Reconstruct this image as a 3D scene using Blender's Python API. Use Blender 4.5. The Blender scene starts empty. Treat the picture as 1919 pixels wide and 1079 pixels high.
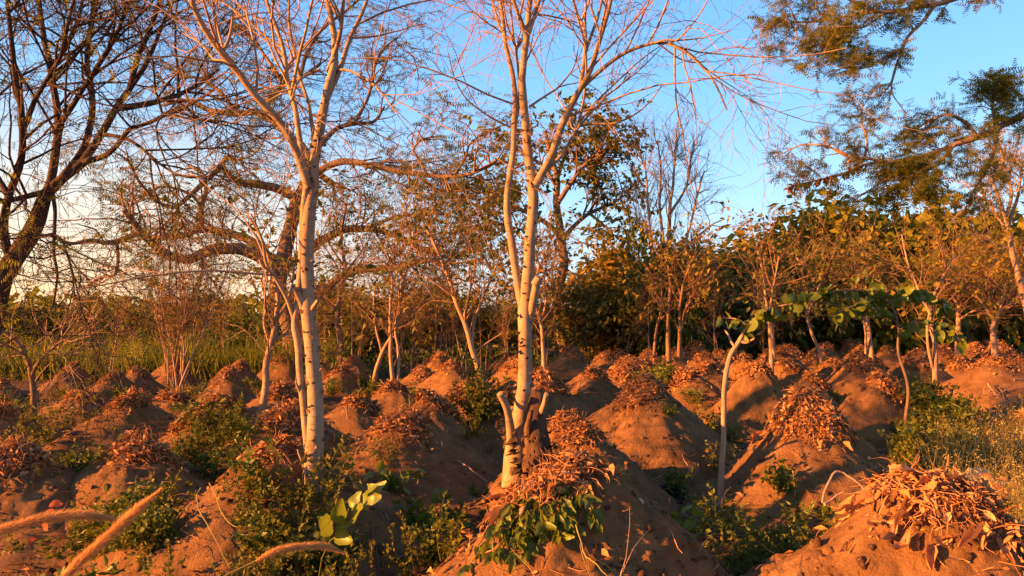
import bpy, math, random
import numpy as np
from mathutils import Matrix, Vector

random.seed(7)
R = np.random.default_rng(11)
scene = bpy.context.scene
col = scene.collection

# ------------------------------------------------------------------ camera
F = 1370.0                      # focal length in photo pixels (1919 wide)
CX, CY, HORIZON = 959.5, 539.5, 600.0
PITCH = math.atan((HORIZON - CY) / F)
CAM = np.array([0.0, 0.0, 1.6])
cd = bpy.data.cameras.new('camera')
cam = bpy.data.objects.new('camera', cd)
col.objects.link(cam)
cam.location = CAM
cam.rotation_euler = (math.pi / 2 + PITCH, 0, 0)
cd.sensor_width = 36.0
cd.lens = 36.0 * F / 1919.0
cd.clip_start = 0.05
cd.clip_end = 6000
scene.camera = cam

# ------------------------------------------------------------------ sky + sun
SUN_EL, SUN_AZ = 11.5, 106.5     # azimuth: degrees left of the view direction
world = bpy.data.worlds.new('World')
scene.world = world
world.use_nodes = True
wn, wl = world.node_tree.nodes, world.node_tree.links
wn.clear()
w_out = wn.new('ShaderNodeOutputWorld')
w_bg = wn.new('ShaderNodeBackground')
w_sky = wn.new('ShaderNodeTexSky')
w_sky.sky_type = 'NISHITA'
w_sky.sun_disc = False
w_sky.sun_elevation = math.radians(SUN_EL)
w_sky.sun_rotation = math.radians(-SUN_AZ)
w_sky.altitude = 300
w_sky.air_density = 1.0
w_sky.dust_density = 1.2
w_sky.ozone_density = 1.6
w_bg.inputs['Strength'].default_value = 0.10
# the physical sky, graded: deep blue above, pale towards the horizon, peach on the sunward side
w_tc = wn.new('ShaderNodeTexCoord')
w_sep = wn.new('ShaderNodeSeparateXYZ')
wl.new(w_tc.outputs['Generated'], w_sep.inputs[0])
def w_ramp(stops):
    r = wn.new('ShaderNodeValToRGB')
    while len(r.color_ramp.elements) < len(stops): r.color_ramp.elements.new(0.5)
    for el, (p, c) in zip(r.color_ramp.elements, stops):
        el.position = p; el.color = (*c, 1)
    return r
w_sunny = w_ramp([(0.0, (0.92, 0.56, 0.28)), (0.06, (0.90, 0.60, 0.35)), (0.16, (0.64, 0.60, 0.53)), (0.27, (0.24, 0.47, 0.78)), (0.42, (0.125, 0.375, 0.79)), (0.75, (0.05, 0.18, 0.45)), (1.0, (0.035, 0.12, 0.34))])
w_far = w_ramp([(0.0, (0.58, 0.52, 0.50)), (0.06, (0.50, 0.60, 0.68)), (0.16, (0.32, 0.57, 0.83)), (0.27, (0.195, 0.47, 0.83)), (0.42, (0.12, 0.375, 0.79)), (0.75, (0.05, 0.18, 0.45)), (1.0, (0.035, 0.12, 0.34))])
wl.new(w_sep.outputs['Z'], w_sunny.inputs[0]); wl.new(w_sep.outputs['Z'], w_far.inputs[0])
w_side = wn.new('ShaderNodeMapRange'); w_side.interpolation_type = 'SMOOTHSTEP'
w_side.inputs[1].default_value = 0.10; w_side.inputs[2].default_value = -0.50
wl.new(w_sep.outputs['X'], w_side.inputs[0])
w_mixs = wn.new('ShaderNodeMix'); w_mixs.data_type = 'RGBA'
wl.new(w_side.outputs[0], w_mixs.inputs[0]); wl.new(w_far.outputs[0], w_mixs.inputs[6]); wl.new(w_sunny.outputs[0], w_mixs.inputs[7])
w_gain = wn.new('ShaderNodeVectorMath'); w_gain.operation = 'SCALE'
w_gain.inputs['Scale'].default_value = 3.35
wl.new(w_mixs.outputs[2], w_gain.inputs[0])
w_mix = wn.new('ShaderNodeMix'); w_mix.data_type = 'RGBA'
w_mix.inputs[0].default_value = 0.85
wl.new(w_sky.outputs[0], w_mix.inputs[6]); wl.new(w_gain.outputs[0], w_mix.inputs[7])
wl.new(w_mix.outputs[2], w_bg.inputs['Color'])
wl.new(w_bg.outputs[0], w_out.inputs['Surface'])

sd = bpy.data.lights.new('sun', 'SUN')
sd.energy = 5.0
sd.angle = math.radians(0.6)
sd.color = (1.0, 0.43, 0.10)
sun = bpy.data.objects.new('sun', sd)
col.objects.link(sun)
a, e = math.radians(SUN_AZ), math.radians(SUN_EL)
to_sun = Vector((-math.sin(a) * math.cos(e), math.cos(a) * math.cos(e), math.sin(e)))
sun.rotation_euler = to_sun.to_track_quat('Z', 'Y').to_euler()
sun.location = (-30, -10, 20)

scene.view_settings.view_transform = 'Standard'
scene.view_settings.look = 'None'
scene.view_settings.gamma = 1.0
scene.view_settings.use_curve_mapping = False
scene.view_settings.exposure = 2.2
scene.render.engine = 'CYCLES'
scene.cycles.max_bounces = 6
scene.cycles.diffuse_bounces = 3
scene.cycles.transmission_bounces = 3
scene.cycles.transparent_max_bounces = 4


# ------------------------------------------------------------------ helpers
def at(px, py, Y):
    """world point seen at photo pixel (px, py) at forward distance Y"""
    rx = (px - CX) / F
    ru = (CY - py) / F
    ry = math.cos(PITCH) - ru * math.sin(PITCH)
    rz = math.sin(PITCH) + ru * math.cos(PITCH)
    k = Y / ry
    return np.array([rx * k, Y, CAM[2] + rz * k])


def tag(o, label=None, cat=None, group=None, kind=None):
    if label: o['label'] = label
    if cat: o['category'] = cat
    if group: o['group'] = group
    if kind: o['kind'] = kind
    return o


def thing(name, loc, label, cat, group=None):
    o = bpy.data.objects.new(name, None)
    o.empty_display_size = 0.2
    col.objects.link(o)
    o.location = tuple(float(v) for v in loc)
    return tag(o, label, cat, group)


def copy_tree(o, loc=None, rz=None, sc=None, parent=None):
    c = o.copy()
    col.objects.link(c)
    if parent is not None: c.parent = parent
    if loc is not None: c.location = tuple(float(v) for v in loc)
    if rz is not None: c.rotation_euler = (0, 0, rz)
    if sc is not None: c.scale = sc if hasattr(sc, '__len__') else (sc, sc, sc)
    for ch in list(o.children):
        copy_tree(ch, parent=c)
    return c


class MB:
    """collects vertices and faces; build() links them as one mesh object"""
    def __init__(self):
        self.v, self.q, self.t, self.n = [], [], [], 0

    def add(self, V, quads=None, tris=None):
        V = np.asarray(V, float).reshape(-1, 3)
        if quads is not None and len(quads): self.q.append(np.asarray(quads, np.int64) + self.n)
        if tris is not None and len(tris): self.t.append(np.asarray(tris, np.int64) + self.n)
        self.v.append(V)
        self.n += len(V)

    def mesh(self, name, mat, origin=(0, 0, 0), smooth=True):
        me = bpy.data.meshes.new(name)
        V = np.concatenate(self.v) - np.asarray(origin, float) if self.v else np.zeros((0, 3))
        q = np.concatenate(self.q) if self.q else np.zeros((0, 4), np.int64)
        t = np.concatenate(self.t) if self.t else np.zeros((0, 3), np.int64)
        me.vertices.add(len(V))
        me.vertices.foreach_set('co', V.astype(np.float32).ravel())
        nl = q.size + t.size
        me.loops.add(nl)
        me.loops.foreach_set('vertex_index', np.concatenate([q.ravel(), t.ravel()]).astype(np.int32))
        me.polygons.add(len(q) + len(t))
        me.polygons.foreach_set('loop_start', np.concatenate(
            [np.arange(len(q)) * 4, q.size + np.arange(len(t)) * 3]).astype(np.int32))
        me.update(calc_edges=True)
        me.validate()
        me.materials.append(mat)
        if smooth:
            me.polygons.foreach_set('use_smooth', np.ones(len(me.polygons), bool))
        return me

    def build(self, name, mat, parent=None, smooth=True, origin=None):
        if origin is None:
            origin = tuple(parent.location) if parent is not None else (0, 0, 0)
            if parent is not None and parent.parent is not None:
                origin = tuple(np.array(parent.location) + np.array(parent.parent.location))
        o = bpy.data.objects.new(name, self.mesh(name, mat, origin, smooth))
        col.objects.link(o)
        if parent is not None: o.parent = parent
        else: o.location = origin
        return o


def unit(v):
    return v / np.maximum(np.linalg.norm(v, axis=-1, keepdims=True), 1e-9)


# smooth value noise, vectorised
_T = np.random.default_rng(5).random((256, 256)) * 2 - 1
def vnoise(x, y):
    x, y = np.asarray(x, float), np.asarray(y, float)
    xi, yi = np.floor(x).astype(int), np.floor(y).astype(int)
    fx, fy = x - xi, y - yi
    fx, fy = fx * fx * (3 - 2 * fx), fy * fy * (3 - 2 * fy)
    a = _T[xi & 255, yi & 255]; b = _T[(xi + 1) & 255, yi & 255]
    c = _T[xi & 255, (yi + 1) & 255]; d = _T[(xi + 1) & 255, (yi + 1) & 255]
    return (a * (1 - fx) + b * fx) * (1 - fy) + (c * (1 - fx) + d * fx) * fy


def fbm(x, y, o=4):
    s, amp = 0, 1.0
    for i in range(o):
        s = s + amp * vnoise(x * 2 ** i + 13.7 * i, y * 2 ** i + 7.1 * i)
        amp *= 0.5
    return s / 1.6


# ---- tubes -------------------------------------------------------------
def tubes(mb, P, rad, k, caps=False, rough=0.0):
    """P (M,n,3), rad (M,n): M tubes of n rings with k sides"""
    P = np.asarray(P, float); rad = np.asarray(rad, float)
    M, n, _ = P.shape
    if M == 0: return
    T = unit(np.gradient(P, axis=1))
    mean = unit(P[:, -1] - P[:, 0] + 1e-6)
    ref = np.where(np.abs(mean[:, 2:3]) > 0.75, np.array([[1.0, 0.13, 0]]), np.array([[0.0, 0.1, 1.0]]))
    N = unit(np.cross(T, ref[:, None, :]))
    B = np.cross(T, N)
    an = np.arange(k) * 2 * math.pi / k
    rr = np.repeat(rad[:, :, None], k, 2)
    if rough:
        rr = rr * (1 + rough * fbm(P[:, :, None, 2] * 5 + an * 1.3 + P[:, :1, None, 0] * 9,
                                   an * 0.9 + P[:, :, None, 2] * 2, 3))
    V = P[:, :, None] + rr[..., None] * (np.cos(an)[:, None] * N[:, :, None] + np.sin(an)[:, None] * B[:, :, None])
    idx = (np.arange(M) * n * k)[:, None, None] + (np.arange(n) * k)[None, :, None] + np.arange(k)[None, None, :]
    i0, i1 = idx[:, :-1], idx[:, 1:]
    Q = np.stack([i0, np.roll(i0, -1, 2), np.roll(i1, -1, 2), i1], -1).reshape(-1, 4)
    mb.add(V.reshape(-1, 3), quads=Q)
    if caps:
        for e in (0, -1):
            C = P[:, e] + T[:, e] * rad[:, e][:, None] * (0.35 if e else -0.2)
            ring = idx[:, e] - idx[:, e].min() if False else None
            tri = []
            RV = V[:, e]
            base = []
            for m in range(M):
                vv = np.concatenate([RV[m], C[m][None]])
                t = [(j, (j + 1) % k, k) if e else ((j + 1) % k, j, k) for j in range(k)]
                mb.add(vv, tris=t)


def catmull(pts, n):
    pts = np.asarray(pts, float)
    if len(pts) == 2:
        t = np.linspace(0, 1, n)[:, None]
        return pts[0] * (1 - t) + pts[1] * t
    d = np.r_[0, np.cumsum(np.maximum(np.linalg.norm(np.diff(pts[:, :3], axis=0), axis=1), 1e-6))]
    u = np.linspace(0, d[-1], n)
    m = np.gradient(pts, d, axis=0)
    i = np.clip(np.searchsorted(d, u, side='right') - 1, 0, len(pts) - 2)
    h = (d[i + 1] - d[i])[:, None]
    t = ((u - d[i])[:, None]) / h
    t2, t3 = t * t, t ** 3
    return ((2 * t3 - 3 * t2 + 1) * pts[i] + (t3 - 2 * t2 + t) * h * m[i]
            + (-2 * t3 + 3 * t2) * pts[i + 1] + (t3 - t2) * h * m[i + 1])


def shoots(P0, D, L, n, wig, trop=(0, 0, 0)):
    """grow M wandering shoots; returns (M,n+1,3). trop: vector pull per step"""
    M = len(P0)
    out = np.empty((M, n + 1, 3))
    p, d = P0.copy(), unit(D)
    out[:, 0] = p
    bend = R.normal(0, 1, (M, 3)) * wig * 0.5
    trop = np.asarray(trop, float)
    for i in range(n):
        d = unit(d + bend + R.normal(0, 1, (M, 3)) * wig + trop)
        p = p + d * (L / n)[:, None]
        out[:, i + 1] = p
    return out


def spawn(P, rad, count, tmin=0.15, tmax=1.0, ang=(25, 65), length=(0.3, 0.6), rel=False, weight=None):
    """pick count points on polylines P (M,n,3); returns base, direction, length, radius, parent index"""
    M, n, _ = P.shape
    ln = np.linalg.norm(np.diff(P, axis=1), axis=2).sum(1)
    w = ln if weight is None else ln * weight
    w = np.maximum(w, 1e-9)
    pi = R.choice(M, count, p=w / w.sum())
    t = (tmin + (tmax - tmin) * R.random(count)) * (n - 1)
    i = np.minimum(t.astype(int), n - 2); f = (t - i)[:, None]
    base = P[pi, i] * (1 - f) + P[pi, i + 1] * f
    r = rad[pi, i] * (1 - f[:, 0]) + rad[pi, i + 1] * f[:, 0]
    T = unit(P[pi, i + 1] - P[pi, i])
    q = unit(np.cross(T, R.normal(0, 1, (count, 3))))
    al = np.radians(R.uniform(ang[0], ang[1], count))[:, None]
    D = T * np.cos(al) + q * np.sin(al)
    L = R.uniform(length[0], length[1], count)
    if rel: L = L * ln[pi] * (1.15 - 0.6 * t / (n - 1))
    return base, D, L, r, pi


# ---- leaves ------------------------------------------------------------
LEAF_V = np.array([[0, 0, 0], [0.45, 0, -0.10], [1, 0, -0.05], [0.42, 0.5, 0.06], [0.42, -0.5, 0.06]], float)
LEAF_T = np.array([[0, 4, 1], [4, 2, 1], [0, 1, 3], [1, 2, 3]])


def frond_template(pairs, lw=0.045, ll=0.30):
    V, T = [], []
    for i in range(pairs):
        x = 0.12 + 0.85 * i / (pairs - 1)
        l = ll * (1 - 0.5 * abs(i / (pairs - 1) - 0.4))
        for s in (-1, 1):
            b = len(V)
            V += [[x - lw, 0, 0], [x + lw, 0, 0], [x + 0.10, s * l, -0.06]]
            T.append([b, b + 1, b + 2])
    return np.array(V, float), np.array(T)


FROND = frond_template(7)
FROND_S = frond_template(5, 0.06, 0.28)


def frames(D, up):
    X = unit(D)
    Y = unit(np.cross(up, X) + 1e-6)
    Z = np.cross(X, Y)
    return X, Y, Z


def leaves(mb, pos, D, up, size, width, tmpl=(LEAF_V, LEAF_T)):
    V, T = tmpl
    M = len(pos)
    if M == 0: return
    X, Y, Z = frames(D, up)
    s = np.broadcast_to(np.asarray(size, float), (M,))[:, None, None]
    w = np.broadcast_to(np.asarray(width, float), (M,))[:, None, None]
    W = pos[:, None] + s * (V[None, :, 0:1] * X[:, None] + V[None, :, 2:3] * Z[:, None]) + s * w * V[None, :, 1:2] * Y[:, None]
    t = (np.arange(M) * len(V))[:, None, None] + T[None]
    mb.add(W.reshape(-1, 3), tris=t.reshape(-1, 3))


def rnd_up(M, spread=0.5):
    return unit(np.array([0, 0, 1.0]) + R.normal(0, spread, (M, 3)))


# ------------------------------------------------------------------ materials
def nodes(name):
    m = bpy.data.materials.new(name)
    m.use_nodes = True
    nt = m.node_tree
    nt.nodes.clear()
    out = nt.nodes.new('ShaderNodeOutputMaterial')
    return m, nt, out


def ramp(nt, stops):
    r = nt.nodes.new('ShaderNodeValToRGB')
    el = r.color_ramp.elements
    while len(el) < len(stops): el.new(0.5)
    for x, (p, c) in zip(el, stops):
        x.position = p; x.color = (*c, 1)
    return r


def mat_leaf(name, cols, transl=0.35, rough=0.6, spec=0.15):
    """thin leaf, colour chosen per leaf"""
    m, nt, out = nodes(name)
    g = nt.nodes.new('ShaderNodeNewGeometry')
    rp = ramp(nt, [(i / max(1, len(cols) - 1), c) for i, c in enumerate(cols)])
    nt.links.new(g.outputs['Random Per Island'], rp.inputs[0])
    no = nt.nodes.new('ShaderNodeTexNoise'); no.inputs['Scale'].default_value = 22; no.inputs['Detail'].default_value = 3
    tc = nt.nodes.new('ShaderNodeTexCoord')
    nt.links.new(tc.outputs['Object'], no.inputs['Vector'])
    mm = nt.nodes.new('ShaderNodeMapRange'); mm.inputs[3].default_value = 0.65; mm.inputs[4].default_value = 1.35
    nt.links.new(no.outputs[0], mm.inputs[0])
    mx = nt.nodes.new('ShaderNodeVectorMath'); mx.operation = 'SCALE'
    nt.links.new(rp.outputs[0], mx.inputs[0]); nt.links.new(mm.outputs[0], mx.inputs['Scale'])
    p = nt.nodes.new('ShaderNodeBsdfPrincipled')
    p.inputs['Roughness'].default_value = rough
    p.inputs['Specular IOR Level'].default_value = spec
    nt.links.new(mx.outputs[0], p.inputs['Base Color'])
    tr = nt.nodes.new('ShaderNodeBsdfTranslucent')
    nt.links.new(mx.outputs[0], tr.inputs['Color'])
    mix = nt.nodes.new('ShaderNodeMixShader'); mix.inputs[0].default_value = transl
    nt.links.new(p.outputs[0], mix.inputs[1]); nt.links.new(tr.outputs[0], mix.inputs[2])
    nt.links.new(mix.outputs[0], out.inputs[0])
    return m


def mat_rough(name, cols, scale=8.0, bump=0.4, bscale=60.0, dist=0.02, stretch=(1, 1, 1), rough=0.95, fine=None):
    m, nt, out = nodes(name)
    tc = nt.nodes.new('ShaderNodeTexCoord')
    mp = nt.nodes.new('ShaderNodeMapping'); mp.inputs['Scale'].default_value = stretch
    nt.links.new(tc.outputs['Object'], mp.inputs[0])
    no = nt.nodes.new('ShaderNodeTexNoise'); no.inputs['Scale'].default_value = scale
    no.inputs['Detail'].default_value = 8; no.inputs['Roughness'].default_value = 0.65
    nt.links.new(mp.outputs[0], no.inputs['Vector'])
    rp = ramp(nt, [(0.28 + 0.44 * i / max(1, len(cols) - 1), c) for i, c in enumerate(cols)])
    nt.links.new(no.outputs[0], rp.inputs[0])
    p = nt.nodes.new('ShaderNodeBsdfPrincipled')
    p.inputs['Roughness'].default_value = rough
    p.inputs['Specular IOR Level'].default_value = 0.1
    b1 = nt.nodes.new('ShaderNodeTexNoise'); b1.inputs['Scale'].default_value = bscale
    b1.inputs['Detail'].default_value = 6; b1.inputs['Roughness'].default_value = 0.7
    nt.links.new(mp.outputs[0], b1.inputs['Vector'])
    bp = nt.nodes.new('ShaderNodeBump'); bp.inputs['Strength'].default_value = bump; bp.inputs['Distance'].default_value = dist
    nt.links.new(b1.outputs[0], bp.inputs['Height'])
    nt.links.new(bp.outputs[0], p.inputs['Normal'])
    src = rp.outputs[0]
    if fine:
        f1 = nt.nodes.new('ShaderNodeTexNoise'); f1.inputs['Scale'].default_value = fine[0]; f1.inputs['Detail'].default_value = 4
        nt.links.new(mp.outputs[0], f1.inputs['Vector'])
        fr = ramp(nt, [(fine[1], (0, 0, 0)), (fine[1] + 0.05, (1, 1, 1))])
        nt.links.new(f1.outputs[0], fr.inputs[0])
        mx = nt.nodes.new('ShaderNodeMix'); mx.data_type = 'RGBA'
        nt.links.new(fr.outputs[0], mx.inputs[0]); nt.links.new(src, mx.inputs[6])
        mx.inputs[7].default_value = (*fine[2], 1)
        src = mx.outputs[2]
    nt.links.new(src, p.inputs['Base Color'])
    nt.links.new(p.outputs[0], out.inputs[0])
    return m


def mat_white_bark(name):
    """pale papery bark: cream to grey, dark horizontal lenticels, warm stains, scars"""
    m, nt, out = nodes(name)
    L = nt.links.new
    tc = nt.nodes.new('ShaderNodeTexCoord')
    def noise(scale, st, det=5, rg=0.6):
        mp = nt.nodes.new('ShaderNodeMapping'); mp.inputs['Scale'].default_value = st
        L(tc.outputs['Object'], mp.inputs[0])
        n = nt.nodes.new('ShaderNodeTexNoise'); n.inputs['Scale'].default_value = scale
        n.inputs['Detail'].default_value = det; n.inputs['Roughness'].default_value = rg
        L(mp.outputs[0], n.inputs['Vector']); return n
    base = noise(9, (1, 1, 0.6), 8, 0.75)
    rp = ramp(nt, [(0.3, (0.13, 0.058, 0.026)), (0.44, (0.27, 0.155, 0.08)), (0.7, (0.37, 0.25, 0.15))])
    L(base.outputs[0], rp.inputs[0])
    lent = noise(26, (0.6, 0.6, 3.2), 3)
    lr = ramp(nt, [(0.64, (0, 0, 0)), (0.70, (0.85, 0.85, 0.85))])
    L(lent.outputs[0], lr.inputs[0])
    m1 = nt.nodes.new('ShaderNodeMix'); m1.data_type = 'RGBA'
    L(lr.outputs[0], m1.inputs[0]); L(rp.outputs[0], m1.inputs[6]); m1.inputs[7].default_value = (0.07, 0.04, 0.025, 1)
    sc = noise(5, (1.3, 1.3, 0.7), 6, 0.7)
    sr = ramp(nt, [(0.52, (0, 0, 0)), (0.70, (0.75, 0.75, 0.75))])
    L(sc.outputs[0], sr.inputs[0])
    m2 = nt.nodes.new('ShaderNodeMix'); m2.data_type = 'RGBA'
    L(sr.outputs[0], m2.inputs[0]); L(m1.outputs[2], m2.inputs[6]); m2.inputs[7].default_value = (0.26, 0.12, 0.06, 1)
    p = nt.nodes.new('ShaderNodeBsdfPrincipled'); p.inputs['Roughness'].default_value = 0.75
    p.inputs['Specular IOR Level'].default_value = 0.2
    L(m2.outputs[2], p.inputs['Base Color'])
    ad = nt.nodes.new('ShaderNodeMath'); ad.operation = 'SUBTRACT'
    L(base.outputs[0], ad.inputs[0]); L(lr.outputs[0], ad.inputs[1])
    bp = nt.nodes.new('ShaderNodeBump'); bp.inputs['Strength'].default_value = 0.5; bp.inputs['Distance'].default_value = 0.012
    L(ad.outputs[0], bp.inputs['Height']); L(bp.outputs[0], p.inputs['Normal'])
    L(p.outputs[0], out.inputs[0])
    return m


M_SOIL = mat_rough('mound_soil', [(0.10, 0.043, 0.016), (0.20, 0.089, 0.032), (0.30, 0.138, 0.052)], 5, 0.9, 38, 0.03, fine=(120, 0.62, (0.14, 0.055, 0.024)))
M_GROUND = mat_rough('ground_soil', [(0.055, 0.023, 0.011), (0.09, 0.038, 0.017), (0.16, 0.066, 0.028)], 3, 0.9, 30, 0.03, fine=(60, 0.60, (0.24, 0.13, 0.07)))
M_STRAW = mat_leaf('dry_straw', [(0.16, 0.055, 0.018), (0.37, 0.145, 0.048), (0.50, 0.21, 0.075), (0.56, 0.27, 0.11)], 0.2, 0.8)
M_DRYLEAF = mat_leaf('dry_leaf', [(0.12, 0.042, 0.016), (0.30, 0.115, 0.040), (0.45, 0.185, 0.065), (0.49, 0.23, 0.09), (0.58, 0.34, 0.18)], 0.25, 0.8)
M_MAT = mat_rough('matted_straw', [(0.10, 0.045, 0.022), (0.22, 0.10, 0.05), (0.34, 0.16, 0.08)], 30, 1.0, 90, 0.03)
M_WHITE = mat_white_bark('pale_bark')
M_PALETWIG = mat_rough('pale_twig_bark', [(0.22, 0.11, 0.055), (0.34, 0.19, 0.10), (0.42, 0.25, 0.14)], 4, 0.3, 60, 0.004)
M_REDTWIG = mat_rough('red_twig_bark', [(0.15, 0.072, 0.036), (0.26, 0.135, 0.068)], 6, 0.3, 60, 0.004)
M_DARKBARK = mat_rough('dark_bark', [(0.035, 0.020, 0.013), (0.075, 0.042, 0.026), (0.12, 0.068, 0.04)], 10, 0.9, 45, 0.02, (1, 1, 0.35))
M_BROWNBARK = mat_rough('brown_bark', [(0.10, 0.055, 0.033), (0.18, 0.10, 0.06), (0.26, 0.15, 0.09)], 10, 0.9, 45, 0.02, (1, 1, 0.35))
M_TANBARK = mat_rough('tan_bark', [(0.22, 0.115, 0.065), (0.33, 0.185, 0.11), (0.42, 0.25, 0.16)], 12, 0.6, 45, 0.01, (1, 1, 0.4))
M_DEADWOOD = mat_rough('rotten_wood', [(0.03, 0.016, 0.01), (0.09, 0.045, 0.026), (0.20, 0.10, 0.05)], 9, 1.0, 30, 0.03, (1, 1, 0.3))
M_OLIVE = mat_leaf('olive_leaf', [(0.06, 0.064, 0.007), (0.14, 0.125, 0.011), (0.23, 0.18, 0.016)], 0.5)
M_GREEN = mat_leaf('green_leaf', [(0.06, 0.075, 0.006), (0.11, 0.12, 0.009), (0.175, 0.16, 0.014)], 0.4, 0.45, 0.3)
M_BRIGHT = mat_leaf('bright_green_leaf', [(0.10, 0.125, 0.010), (0.155, 0.175, 0.014), (0.22, 0.205, 0.02)], 0.4, 0.4, 0.35)
M_YELLOW = mat_leaf('yellowing_leaf', [(0.10, 0.11, 0.02), (0.16, 0.13, 0.025), (0.22, 0.13, 0.03)], 0.4)
M_AUTUMN = mat_leaf('autumn_leaf', [(0.18, 0.145, 0.012), (0.32, 0.21, 0.018), (0.42, 0.215, 0.022)], 0.5)
M_GRASS = mat_leaf('grass_blade', [(0.08, 0.085, 0.009), (0.14, 0.125, 0.013), (0.22, 0.165, 0.02)], 0.4)
M_DRYGRASS = mat_leaf('dry_grass_blade', [(0.18, 0.14, 0.03), (0.36, 0.25, 0.06), (0.48, 0.34, 0.11)], 0.35)
M_PLUME = mat_leaf('foxtail_plume', [(0.70, 0.32, 0.09), (0.80, 0.42, 0.14)], 0.4, 0.7)
M_FLOWER = mat_leaf('pale_flower', [(0.34, 0.22, 0.07), (0.48, 0.34, 0.14)], 0.3)
M_TALLGRASS = mat_leaf('tall_grass_blade', [(0.10, 0.11, 0.01), (0.17, 0.16, 0.015), (0.24, 0.20, 0.02)], 0.45)
M_FEATHER = mat_leaf('feathery_leaf', [(0.10, 0.095, 0.008), (0.20, 0.17, 0.014), (0.30, 0.23, 0.02)], 0.55)
M_REDLEAF = mat_leaf('red_dead_leaf', [(0.30, 0.06, 0.02), (0.42, 0.10, 0.03)], 0.4)


# ------------------------------------------------------------------ terrain
def ground_z(x, y):
    return 0.07 * fbm(x * 0.35, y * 0.35, 3) + 0.035 * fbm(x * 1.6 + 5, y * 1.6, 3) + 0.014 * fbm(x * 6, y * 6 + 3, 3)


# near and middle mounds: apex pixel column, distance, height, radius, cap radius, cap kind, description
MOUNDS = []
def M(px, Y, h, rad, cap, mound_label, cap_label, detail=1, dx=0.0):
    MOUNDS.append(dict(x=(px - CX) / F * Y, y=Y, h=h * 0.94, R=rad * 0.93, cap=cap * 0.66, ml=mound_label, cl=cap_label, d=detail,
                       ph=len(MOUNDS) * 1.7))

M(1036, 3.55, 0.78, 1.15, 0.43, 'crumbly orange soil mound nearest the camera at the bottom centre of the field', 'heap of dry leaves and straw above the green vine on the nearest central mound', 3)
M(1745, 3.15, 0.84, 1.15, 0.50, 'pale sunlit soil mound in the bottom right corner under large dry leaves', 'spilling heap of big pale dry leaves and sticks on the bottom right mound', 3)
M(1515, 6.5, 0.80, 1.15, 0.46, 'broad sunlit mound with striped shadows right of the thin curved sapling', 'thick ragged straw cap on the broad mound right of the thin curved sapling', 2)
M(515, 5.0, 0.76, 1.20, 0.36, 'mound with a grassy left flank at the foot of the left white barked tree', 'straw heap touching the base of the left white barked tree', 2)
M(1082, 6.6, 0.78, 0.85, 0.36, 'steep mound half lit and half shaded just right of the rotten stump', 'flat shaggy straw cap on the half shaded mound right of the rotten stump', 2)
M(1198, 8.4, 0.86, 1.25, 0.40, 'large rounded orange mound between the stump and the thin curved sapling', 'orange straw cap trailing down the large rounded mound left of the thin curved sapling', 2)
M(1412, 10.8, 0.80, 1.05, 0.45, 'sunlit mound just behind the stem of the thin curved sapling', 'leafy straw cap on the mound just behind the thin curved sapling', 2)
M(1662, 10.2, 0.80, 1.05, 0.36, 'smooth sunlit cone shaped mound behind the broad striped one on the right', 'small patchy straw cap on the smooth cone shaped mound on the right', 2)
M(875, 10.8, 0.80, 1.05, 0.42, 'mound behind the foot of the leaning slim tree left of the centre', 'straw cap on the mound crossed by the leaning slim tree', 1)
M(815, 8.9, 0.78, 1.0, 0.36, 'mound with one dark shaded side left of the leaning slim tree foot', 'bright straw cap with green sprigs left of the leaning slim tree foot', 1)
M(755, 7.3, 0.70, 1.15, 0.42, 'low wide mound with broadleaf weeds on its shaded slope between the two white trees', 'orange straw cap on the low wide mound between the two white trees', 2)
M(735, 12.8, 0.78, 1.0, 0.38, 'small dark fronted mound below the forked slim tree left of centre', 'straw cap on the small dark fronted mound below the forked slim tree', 1)
M(1030, 11.5, 0.80, 1.1, 0.40, 'shaded mound seen just behind the right side of the centre white tree', 'straw cap seen just right behind the centre white tree', 1)
M(945, 9.2, 0.72, 1.0, 0.30, 'mound seen just left behind the centre white tree', 'thin straw cap just left behind the centre white tree', 1)
M(1112, 12.6, 0.80, 1.05, 0.38, 'mound with a tall straw crest behind the half shaded mound', 'tall straw crest behind the half shaded mound right of the stump', 1)
M(1172, 14.0, 0.82, 1.05, 0.36, 'narrow mound directly behind the large rounded orange one', 'straw cap directly behind the large rounded orange mound', 1)
M(1278, 11.5, 0.82, 1.1, 0.36, 'shaded mound in the gap left of the thin curved sapling with a fern on top', 'straw cap on the shaded mound below the cluster of red stems', 1)
M(682, 10.0, 0.72, 1.0, 0.34, 'mound just right of the left white tree with sticks over it', 'straw cap just right of the left white tree trunk', 1)
M(545, 7.4, 0.72, 1.2, 0.40, 'mound behind the left white tree with straw down its sunny side', 'long straw cap seen left behind the left white tree', 1)
M(372, 8.0, 0.70, 1.0, 0.36, 'weedy mound left of the slim bent tree with twigs on its cap', 'twiggy straw cap left of the slim bent tree', 1)
M(278, 5.9, 0.66, 1.05, 0.34, 'dark sided mound in the left foreground behind the foxtail tips', 'brown straw cap on the dark sided mound behind the foxtail tips', 2)
M(245, 9.0, 0.78, 1.15, 0.34, 'pointed mound with a long sunny left flank on the left side', 'straw cap on the pointed mound with a long sunny left flank', 1)
M(160, 11.5, 0.70, 1.0, 0.36, 'mound behind the bare sapling on the far left', 'straw cap behind the bare sapling on the far left', 1)
M(35, 5.6, 0.64, 1.1, 0.32, 'dark mound at the left edge below the bare sapling', 'large curled dry leaves capping the dark mound at the left edge', 2)
M(-5, 9.0, 0.66, 1.0, 0.34, 'shadowed mound cut by the left edge behind the bare sapling', 'dark straw cap cut by the left edge of the view', 1)
M(425, 10.6, 0.78, 1.05, 0.36, 'grassy mound left beside the slim bent tree', 'straw and twig cap left beside the slim bent tree', 1)
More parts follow.
